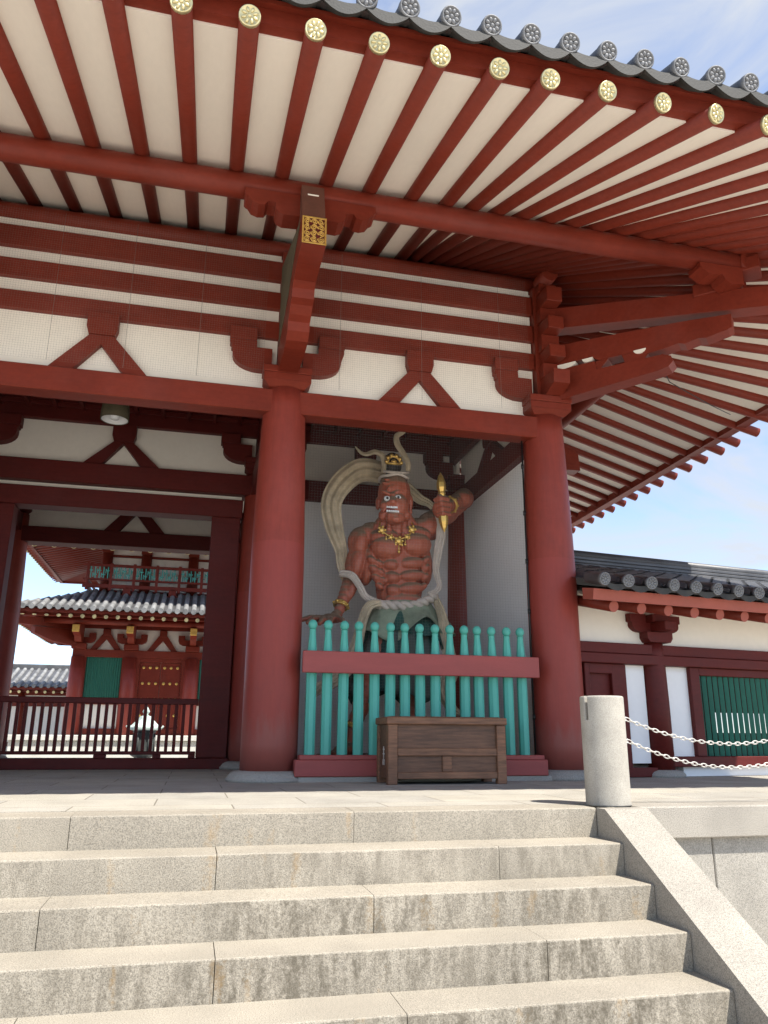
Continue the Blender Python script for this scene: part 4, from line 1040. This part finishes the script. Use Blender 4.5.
# rock pedestal
mb = MB(); V = []; F = []; n = 40; rows = 6
for i in range(rows+1):
    t = i/rows
    for k in range(n):
        a = 2*PI*k/n; nz = mnoise.noise((math.cos(a)*2.2, math.sin(a)*2.2, t*2)); r = (1.0-.16*t*t)*(1+.12*nz)
        V.append((1.72+1.08*r*math.cos(a), 1.62+.72*r*math.sin(a), .005+.25*t))
for i in range(rows):
    for k in range(n): F.append((i*n+k, i*n+(k+1) % n, (i+1)*n+(k+1) % n, (i+1)*n+k))
F.append(tuple(rows*n+k for k in range(n))); mb.add(V, F); mb.build('pedestal', ROCK, gs)

# ------------------------------------------------------------------ cloister corridor on the right
cr = empty('cloister_corridor', (3.9, .15, 0), 'low tiled cloister with white plaster panels and green slatted window beside the gate', 'cloister', rz=R(8))
LX = 13.0
def C(name, mat, mb): return mb.build(name, mat, cr, local=True)
for cx in (1.31, 6.1, 10.9):
    for cy in (0, 4.2):
        mb = MB(); mb.lathe([(.17, .09), (.17, .9), (.16, 1.6), (.152, 1.735)], (cx, cy, 0), 28); c = C('column', REDIN, mb)
        mb = MB(); mb.lathe([(.30, 0), (.29, .04), (.26, .07), (.20, .09)], (cx, cy, 0), 28); mb.build('base_stone', GRBASE, c, local=True)
    # capital and bracket
    mb = MB(); mb.prism([(cx-.17, 1.735), (cx-.21, 1.79), (cx-.21, 1.87), (cx+.21, 1.87), (cx+.21, 1.79), (cx+.17, 1.735)], -.2, .2, 'y'); C('capital_block', REDIN, mb)
    mb = MB()
    for sg in (-1, 1):
        P = [(0, 1.871), (.22, 1.871)] + [(.22+.17*math.sin(PI/2*k/5), 1.871+.09*(1-math.cos(PI/2*k/5))) for k in range(1, 6)] + [(.39, 2.0), (.42, 2.01), (.42, 2.115), (.16, 2.115), (.16, 2.0), (0, 2.0)]
        P = [(cx+sg*p[0], p[1]) for p in P]; mb.prism(P if sg > 0 else P[::-1], -.13, .08, 'y')
    C('bracket_arm', REDIN, mb)
    mb = MB(); mb.box(cx-.09, cx+.09, -.42, .1, 1.88, 2.0, .01); mb.box(cx-.13, cx+.13, -.24, .1, 2.001, 2.11, .01); C('bracket_nose', REDIN, mb)
mb = MB(); mb.box(-.2, LX, -.03, .03, 1.71, 2.38, 0); C('frieze_panel', PLASTER, mb)
mb = MB(); mb.box(-.2, LX, -.125, .10, 1.565, 1.705, .008); C('head_beam', REDIN, mb)
mb = MB(); mb.box(-.2, LX, -.16, .10, 1.43, 1.56, .008); C('tie_beam', REDIN, mb)
for a, b_ in ((.80, 1.13), (1.49, 1.86), (5.55, 5.93), (6.27, 6.65), (10.3, 10.7)):
    mb = MB(); mb.box(a, b_, -.02, .03, .17, 1.428, 0); C('plaster_panel', PLASTER2, mb)
mb = MB(); mb.box(.12, .20, -.10, .06, .06, 1.428, .006); mb.box(.56, .79, -.08, .06, .06, 1.428, .006); mb.box(.201, .559, -.09, .05, 1.30, 1.428, .006); C('door_frame', REDIN, mb)
mb = MB(); mb.box(.201, .559, -.02, .03, .06, 1.299, 0); C('door_leaf', REDIN, mb)
mb = MB(); mb.box(-.1, 1.15, -.12, .08, .005, .12, .006); mb.box(1.22, LX, -.14, .08, .125, .255, .008); C('sill', REDIN, mb)
mb = MB(); mb.box(1.62, LX, -.05, .05, .003, .124, 0); C('base_strip', PLASTER2, mb)
for xa, xb in ((1.86, 5.55), (6.65, 10.3)):
    mb = MB(); mb.box(xa, xa+.16, -.09, .07, .256, 1.428, .006); mb.box(xb-.16, xb, -.09, .07, .256, 1.428, .006); mb.box(xa+.161, xb-.161, -.085, .065, 1.325, 1.428, .006); wn = C('window_frame', REDIN, mb)
    n = int((xb-xa-.32)/.098); p_ = (xb-xa-.32)/n
    for k in range(n):
        cx = xa+.16+p_*(k+.5); mb = MB(); mb.prism([(cx-.042, 0), (cx, -.042), (cx+.042, 0), (cx, .042)], .257, 1.324, 'z'); C('window_slat', GREEN, mb)
# back colonnade beam; dark boards added to narrow the bright slot behind the slats
mb = MB(); mb.box(-.2, LX, 4.1, 4.3, 1.5, 1.75, .01); mb.box(-.2, LX, 4.12, 4.28, 0, .60, .01); mb.box(-.2, LX, 4.14, 4.26, 1.0, 1.499, .01); C('back_beam_boards', REDIN, mb)
# rafters, fascia, tiles
PROTO = None
for k in range(1, 31):
    x = -.36+.42*k
    if k == 1:
        mb = MB(); mb.rod((0, -.86, 0), (0, .3, .30), .070, seg=16); mb.cur = 1; mb.rod((0, -.868, -.002), (0, -.862, -.0005), .0695, seg=16); PROTO = C('rafter', [RED, SALMON], mb); o = PROTO
    else: o = PROTO.copy(); COL.objects.link(o)
    o.parent = cr; o.location = (x, 0, 2.045)
mb = MB(); mb.prism([(-.80, 2.12), (-1.0, 2.085), (-1.03, 2.215), (-.8, 2.26)], -.34, LX, 'x'); C('fascia', SALMON, mb)
mb = MB(); mb.prism([(-.82, 2.14), (2.1, 2.92), (2.1, 2.96), (-.82, 2.18)], .16, LX, 'x'); C('eave_board', BOARD, mb)
def xs0(y): return max(-.45, y*.139-.16)
def zc(y): return 2.27 + .27*(y+1.17)*(1+.03*(y+1.17))
mb = MB(); V = []; F = []
for i in range(9):
    y = -1.17+3.2*i/8; V += [(xs0(y), y, zc(y)), (LX, y, zc(y))]
for i in range(8): F.append((2*i, 2*i+1, 2*i+3, 2*i+2))
for i in range(9):
    y = -1.17+3.2*i/8; V += [(xs0(4.06-y), 4.06-y, zc(y)), (LX, 4.06-y, zc(y))]
for i in range(8): F.append((18+2*i, 18+2*i+2, 18+2*i+3, 18+2*i+1))
mb.add(V, F)
for k in range(1, 40):
    x = -.62+.345*k
    if x < .0: continue
    cover_row(mb, lambda t: ((x, -1.1+3.1*t, zc(-1.1+3.1*t)+.01), (1, 0)), 8, .085)
    for q in range(9): # visible laps of the cover tiles
        y = -1.05+.34*q; cover_row(mb, lambda t: ((x, y+.03*t, zc(y)+.014), (1, 0)), 1, .092)
C('roof_tiles', TILE, mb)
mb = MB(); zt = zc(2.03)
for q in range(4): mb.box(.16, LX, 2.03-.17+.02*q, 2.03+.17-.02*q, zt-.06+.065*q, zt-.002+.065*q, .012)
mb.rod((.16, 2.03, zt+.23), (LX, 2.03, zt+.23), .085, seg=12); C('roof_ridge', TILE, mb)
DP = None
for k in range(1, 40):
    x = -.62+.345*k
    if DP is None: DP = tile_disc(.08, .3, .36).build('eave_disc_tile', TILE2, cr, local=True); o = DP
    else: o = DP.copy(); COL.objects.link(o); o.parent = cr
    o.location = (x, -1.17, 2.31); o.rotation_euler = (R(14), random.uniform(-.4, .4), 0)
mb = MB()
for k in range(1, 39): crescent(mb, -.62+.345*k, .345, -1.155, -.8, 2.295, .10, .035, .075, .04)
C('eave_pan_tiles', TILED, mb)

# ------------------------------------------------------------------ roofs for the far buildings
def far_roof(root, x0, x1, y0, y1, ov, zin, ze, depth, tile, pitch=.27, sides=(0, 1, 2, 3), caps=True, zsoff=None):
    """hipped tiled skirt roof: wall rectangle, overhang ov, eave height ze, rising inwards by depth"""
    ex0, ex1, ey0, ey1 = x0-ov, x1+ov, y0-ov, y1+ov
    rise = (zin-ze); mb = MB(); N = 6
    def zz(t): return ze + rise*(t*.82+.18*t*t)
    V = []; F = []
    for i in range(N+1):
        d = depth*i/N; V += [(ex0+d, ey0+d, zz(i/N)), (ex1-d, ey0+d, zz(i/N)), (ex1-d, ey1-d, zz(i/N)), (ex0+d, ey1-d, zz(i/N))]
    for i in range(N):
        for c in range(4): F.append((i*4+c, i*4+(c+1) % 4, i*4+4+(c+1) % 4, i*4+4+c))
    mb.add(V, F); mb.build('roof', TILE, root)
    mb = MB()
    n = int((ex1-ex0)/pitch)
    for k in range(n):
        x = ex0+pitch*(k+.5); lim = min(depth, x-ex0, ex1-x)
        if lim > .15:
            cover_row(mb, lambda t: ((x, ey0+lim*t, zz(lim*t/depth)+.01), (1, 0)), 6, .085); mb.lathe([(.001, 0), (.09, .0), (.09, .03)], (0, 0, -50), 6) if False else None
            mb.rod((x, ey0-.01, ze+.01), (x, ey0+.06, ze+.02), .09, seg=12)
    n = int((ey1-ey0)/pitch)
    for k in range(n):
        y = ey0+pitch*(k+.5); lim = min(depth, y-ey0, ey1-y)
        if lim > .15:
            for xe, sg in ((ex0, 1), (ex1, -1)): cover_row(mb, lambda t: ((xe+sg*lim*t, y, zz(lim*t/depth)+.01), (0, 1)), 4, .085)
    mb.build('cover_tiles', tile, root)
    mb = MB(); b_ = .24
    for d0, za, zb in ((.10, -.15, -.03), (.30, -.24, -.12)):
        for (xa, xb, ya, yb) in ((ex0+d0, ex1-d0, ey0+d0, ey0+d0+.14), (ex0+d0, ex1-d0, ey1-d0-.14, ey1-d0), (ex0+d0, ex0+d0+.14, ey0+d0+.14, ey1-d0-.14), (ex1-d0-.14, ex1-d0, ey0+d0+.14, ey1-d0-.14)):
            mb.box(xa, xb, ya, yb, ze+za, ze+zb, 0)
    mb.build('fascia', RED, root)
    zu = ze-.22; sl = .26
    mb = MB(); q = ov-.3
    mb.add([(x0-q, y0-q, zu), (x1+q, y0-q, zu), (x1+q, y1+q, zu), (x0-q, y1+q, zu), (x0, y0, zu+q*sl), (x1, y0, zu+q*sl), (x1, y1, zu+q*sl), (x0, y1, zu+q*sl)], [(0,1,5,4),(1,2,6,5),(2,3,7,6),(3,0,4,7)]); mb.build('soffit', RED, root)
    pr_ = None; n = int((ex1-ex0-.5)/.37)
    for k in range(n):
        x = ex0+.3+.37*k
        if pr_ is None:
            mb = MB(); mb.rod((0, 0, 0), (0, ov-.2, (ov-.2)*sl), .068, seg=10); mb.cur = 1; mb.rod((0, -.012, -.003), (0, .03, .0078), .067, seg=12); pr_ = mb.build('rafter', [RED, GOLDP], root, local=True); o = pr_
        else: o = pr_.copy(); COL.objects.link(o); o.parent = root
        o.location = Vector((x, ey0+.12, zu-.03))-Vector(root.location); o.scale = (1, max(.15, min(1, (x-ex0-.1)/ov, (ex1-.1-x)/ov)), max(.15, min(1, (x-ex0-.1)/ov, (ex1-.1-x)/ov)))
    pr_ = None; n = int((ey1-ey0-.5)/.37)
    for k in range(n):
        y = ey0+.3+.37*k
        if pr_ is None:
            mb = MB(); mb.rod((0, 0, 0), (ov-.2, 0, (ov-.2)*sl), .068, seg=10); mb.cur = 1; mb.rod((-.012, 0, -.003), (.03, 0, .0078), .075, seg=12); pr_ = mb.build('rafter', [RED, GOLDP], root, local=True); o = pr_
        else: o = pr_.copy(); COL.objects.link(o); o.parent = root
        o.location = Vector((ex0+.12, y, zu-.03))-Vector(root.location); q = max(.15, min(1, (y-ey0-.1)/ov, (ey1-.1-y)/ov)); o.scale = (q, 1, q)

# ------------------------------------------------------------------ pagoda
pg = empty('pagoda', (-2.1, 22.8, GZ), 'red and white multi-storey pagoda with tiled roofs seen through the gate doorway', 'pagoda')
PX = [-4.9, -3.15, -1.03, .72]; PY0 = 20.0; PY1 = 25.6
mb = MB(); mb.box(-6.5, 2.3, 18.4, 27.2, GZ, .30, .02); mb.box(-6.6, 2.4, 18.3, 27.3, .301, .48, .02); mb.build('podium', GRPOD, pg)
for x in PX:
    for y in ((PY0, PY1) if x in (PX[1], PX[2]) else (PY0, 21.8, 23.8, PY1)):
        mb = MB(); mb.lathe([(.27, .48), (.27, 2.0), (.24, 3.13)], (x, y, 0), 20); mb.build('column', RED2, pg)
mb = MB(); mb.box(PX[0], PX[3], PY0+.03, PY1-.03, .48, 4.9, 0); mb.build('wall', PLASTER, pg)
for z0, z1, dd in ((3.12, 3.38, .12), (4.12, 4.26, .06), (4.42, 4.56, .08), (.50, .70, .10)):
    mb = MB(); mb.box(PX[0]-.2, PX[3]+.2, PY0-dd, PY0+.029, z0, z1, .01); mb.box(PX[0]-dd, PX[0]-.001, PY0+.03, PY1, z0+.003, z1-.003, .01); mb.build('tie_beam', RED, pg)
# bays: green window left, door centre, green window right
for a, b_ in ((PX[0], PX[1]), (PX[2], PX[3])):
    mb = MB(); c = (a+b_)/2; w2 = .60
    mb.box(c-w2-.14, c-w2, PY0-.07, PY0+.029, .701, 3.119, .01); mb.box(c+w2, c+w2+.14, PY0-.07, PY0+.029, .701, 3.119, .01); mb.box(c-w2, c+w2, PY0-.06, PY0+.029, 1.50, 1.66, .01); f = mb.build('window_frame', RED, pg)
    mb = MB(); mb.box(c-w2+.001, c+w2-.001, PY0+.005, PY0+.028, 1.661, 3.118, 0)
    n = 15
    for k in range(n): x = c-w2+2*w2*(k+.5)/n; mb.prism([(x-.026, PY0+.004), (x, PY0-.022), (x+.026, PY0+.004)], 1.662, 3.117, 'z')
    mb.build('green_shutter', GREEN, f)
c = (PX[1]+PX[2])/2
mb = MB(); mb.box(c-.86, c-.72, PY0-.09, PY0+.029, .701, 3.119, .01); mb.box(c+.72, c+.86, PY0-.09, PY0+.029, .701, 3.119, .01); mb.box(c-.719, c+.719, PY0-.085, PY0+.029, 2.98, 3.118, .01); f = mb.build('door_frame', RED, pg)
for a, b_ in ((c-.715, c-.005), (c+.005, c+.715)):
    mb = MB(); mb.box(a, b_, PY0-.02, PY0+.028, .705, 2.975, .006); dl = mb.build('door_leaf', RED, pg)
    for zz in (2.80, 2.25, 1.70, 1.15):
        for k in range(3): mb = MB(); mb.ball((a+.13+.225*k, PY0-.025, zz), (.055, .035, .055), 10, 6); mb.build('door_stud', GOLD, dl)
def far_strut(cx, y, zb, zt, s, parent):
    mb = MB(); mb.box(cx-.13, cx+.13, y-.12, y-.001, zt-.22, zt, .01)
    for sg in (-1, 1):
        P = [(cx+sg*s, zb), (cx+sg*(s-.22), zb), (cx, zb+.36), (cx, zt-.1), (cx+sg*.1, zt-.12)]
        mb.prism(P if sg < 0 else P[::-1], y-.08, y-.001, 'y')
    return mb.build('strut', RED, parent)
for a, b_ in zip(PX, PX[1:]): far_strut((a+b_)/2, PY0+.029, 3.385, 4.11, .52, pg)
for x in PX:
    mb = MB()
    mb.box(x-.25, x+.25, PY0-.26, PY0+.2, 3.385, 3.58, .02)
    for sg in (-1, 1):
        P = [(.1, 3.60), (.35, 3.60), (.48, 3.66), (.52, 3.76), (.52, 3.95), (.30, 3.95), (.30, 3.80), (.1, 3.80)]; P = [(x+sg*p[0], p[1]) for p in P]; mb.prism(P if sg > 0 else P[::-1], PY0-.12, PY0+.1, 'y')
    mb.prism([(PY0, 3.585), (PY0-.6, 3.6), (PY0-.8, 3.75), (PY0-1.35, 3.82), (PY0-1.35, 4.08), (PY0-.7, 4.25), (PY0, 4.5)], x-.11, x+.11, 'x')
    o = mb.build('bracket_set', RED, pg)
    mb = MB(); mb.box(x-.115, x+.115, PY0-1.385, PY0-1.351, 3.83, 4.07, .01); mb.build('gilt_end_plate', GOLD, o)
mb = MB(); mb.rod((-6.2, PY0-1.15, 4.22), (2.0, PY0-1.15, 4.22), .11, seg=14); mb.rod((-6.05, PY0-1.3, 4.21), (-6.05, PY1+1.3, 4.21), .11, seg=14); mb.build('eave_purlin', RED, pg)
for sg, (cx, cy) in ((-1, (PX[0], PY0)),):
    mb = MB(); mb.m = Matrix.Translation((cx, cy, 0)) @ Matrix.Rotation(-3*PI/4, 4, 'Z')
    mb.prism([(.1, 3.45), (1.2, 3.55), (1.9, 3.75), (1.9, 3.95), (1.0, 4.0), (.1, 4.0)], -.11, .11, 'y'); mb.prism([(.1, 4.02), (2.8, 3.98), (2.8, 4.18), (.1, 4.45)], -.12, .12, 'y'); mb.build('corner_arm', RED, pg)
far_roof(pg, PX[0], PX[3], PY0, PY1, 2.25, 5.50, 4.50, 2.5, TILEL)
# second storey
QX = [-4.35, -2.95, -1.23, .17]; QY0 = 20.6; QY1 = 25.0
mb = MB(); mb.box(QX[0], QX[3], QY0, QY1, 5.2, 8.0, 0); mb.build('wall', PLASTER, pg)
for x in QX:
    mb = MB(); mb.lathe([(.2, 5.3), (.19, 7.0)], (x, QY0, 0), 16); mb.box(x-.2, x+.2, QY0-.22, QY0+.2, 7.0, 7.14, .02)
    for sg in (-1, 1):
        P = [(.1, 7.15), (.3, 7.15), (.44, 7.25), (.44, 7.4), (.1, 7.4)]; P = [(x+sg*p[0], p[1]) for p in P]; mb.prism(P if sg > 0 else P[::-1], QY0-.14, QY0+.1, 'y')
    mb.build('column', RED, pg)
    mb = MB(); mb.box(x-.11, x+.11, QY0-1.1, QY0-.03, 7.32, 7.5, .01); mb.build('bracket_set', RED, pg)
for z0, z1 in ((5.30, 5.62), (6.86, 6.95)):
    mb = MB(); mb.box(QX[0]-.15, QX[3]+.15, QY0-.09, QY0-.001, z0, z1, .01); mb.build('tie_beam', RED, pg)
ba = MB(); xa, xb, yb = QX[0]-.55, QX[3]+.55, QY0-.65
for z0, z1 in ((5.58, 5.72), (5.86, 5.93), (6.36, 6.46)):
    ba.box(xa-.15, xb+.15, yb-.04, yb+.04, z0, z1, .008); ba.box(xa-.04, xa+.04, yb+.041, QY1+.6, z0, z1, .008)
for k in range(8): x = xa+(xb-xa)*k/7; ba.box(x-.05, x+.05, yb-.045, yb+.045, 5.5, 6.5, .008)
bal = ba.build('balustrade', RED, pg)
mb = MB()   # green interlocking fret panels
for k in range(38):
    x = xa+.1+(xb-xa-.2)*k/37
    mb.box(x-.018, x+.018, yb-.015, yb+.015, 5.935, 6.355, 0); 
    z = 6.05 if k % 2 else 6.20
    mb.box(x-.075, x+.06, yb-.017, yb+.017, z, z+.035, 0); mb.box(x-.09, x-.055, yb-.012, yb+.012, z-.08, z+.08, 0)
mb.build('fret_panel', TEAL, bal)
for k in range(3): far_strut(QX[0]+.85+1.6*k, yb, 5.28, 5.575, .30, pg)
far_roof(pg, QX[0], QX[3], QY0, QY1, 3.05, 8.5, 7.30, 3.1, TILEL)
mb = MB(); mb.box(-4.0, -.2, 21.2, 24.6, 8.0, 10.6, 0); mb.build('wall', PLASTER, pg)
far_roof(pg, -3.9, -.3, 21.2, 24.6, 2.3, 11.2, 10.2, 2.4, TILEL)

# ------------------------------------------------------------------ bronze lantern in the court
ln = empty('bronze_lantern', (-2.24, 16, GZ), 'bronze votive lantern with pale green roof in the court before the pagoda', 'lantern')
LC = (-2.24, 16, .05)
mb = MB(); mb.lathe([(.50, GZ), (.50, GZ+.15), (.40, GZ+.22), (.22, GZ+.32), (.15, GZ+.6), (.15, -.35), (.22, -.22), (.36, -.14), (.38, -.06), (.34, -.05)], LC, 12, False); mb.build('pedestal', DARKB, ln)
mb = MB(); mb.lathe([(.30, -.049), (.30, .50), (.34, .52), (.34, .56)], LC, 6, False)
for k in range(6): a = 2*PI*k/6; mb.rod((LC[0]+.305*math.cos(a), LC[1]+.305*math.sin(a), -.04), (LC[0]+.305*math.cos(a), LC[1]+.305*math.sin(a), .52), .03, seg=8)
mb.build('fire_box', DARKB, ln)
mb = MB(); mb.lathe([(.30, .561), (.47, .60), (.48, .66), (.40, .72), (.24, .86), (.17, .98), (.10, 1.0)], LC, 6, False)
for k in range(6): a = 2*PI*k/6; mb.tube([(LC[0]+r*math.cos(a), LC[1]+r*math.sin(a), z) for r, z in ((.20, .93), (.36, .76), (.48, .68), (.54, .76))], [.03, .035, .04, .03], 8)
mb.build('roof', BRONZE, ln)
mb = MB(); mb.lathe([(.06, .99), (.10, 1.01), (.06, 1.04), (.09, 1.08), (.11, 1.13), (.07, 1.2), (.01, 1.3)], LC, 14); mb.build('finial', BRONZE, ln)

# ------------------------------------------------------------------ cloister on the far side of the court
fc = empty('far_cloister', (0, 31, GZ), 'distant white-walled cloister with sunlit grey tiled roof behind the pagoda', 'cloister')
mb = MB(); mb.box(-26, 26, 30.3, 35, GZ, -.05, .02); mb.build('podium', GRPOD, fc)
mb = MB(); mb.box(-26, 26, 30.9, 31.1, -.049, 2.6, 0); mb.build('wall', PLASTER, fc)
for z0, z1 in ((-.04, .15), (1.75, 1.95), (2.25, 2.4)):
    mb = MB(); mb.box(-26, 26, 30.8, 30.899, z0, z1, .01); mb.build('tie_beam', RED, fc)
for k in range(19):
    mb = MB(); mb.lathe([(.17, -.049), (.16, 2.5)], (-25.5+2.8*k, 30.9, 0), 14); mb.build('column', RED, fc)
far_roof(fc, -26, 26, 31, 35, 1.1, 3.55, 2.62, 2.6, TILEL, .32)
mb = MB(); mb.box(-24.5, 24.5, 32.8, 33.2, 3.4, 3.85, .05); mb.build('roof_ridge', TILE, fc)

# thin cable under the right eaves
tag(MB().tube([(5.0, -.6, 5.9), (5.9, .3, 5.75), (6.8, .6, 5.6), (7.4, .9, 5.62)], .008, 6).build('cable', BLACK), 'thin black cable sagging beneath the right flank eaves', 'cable')
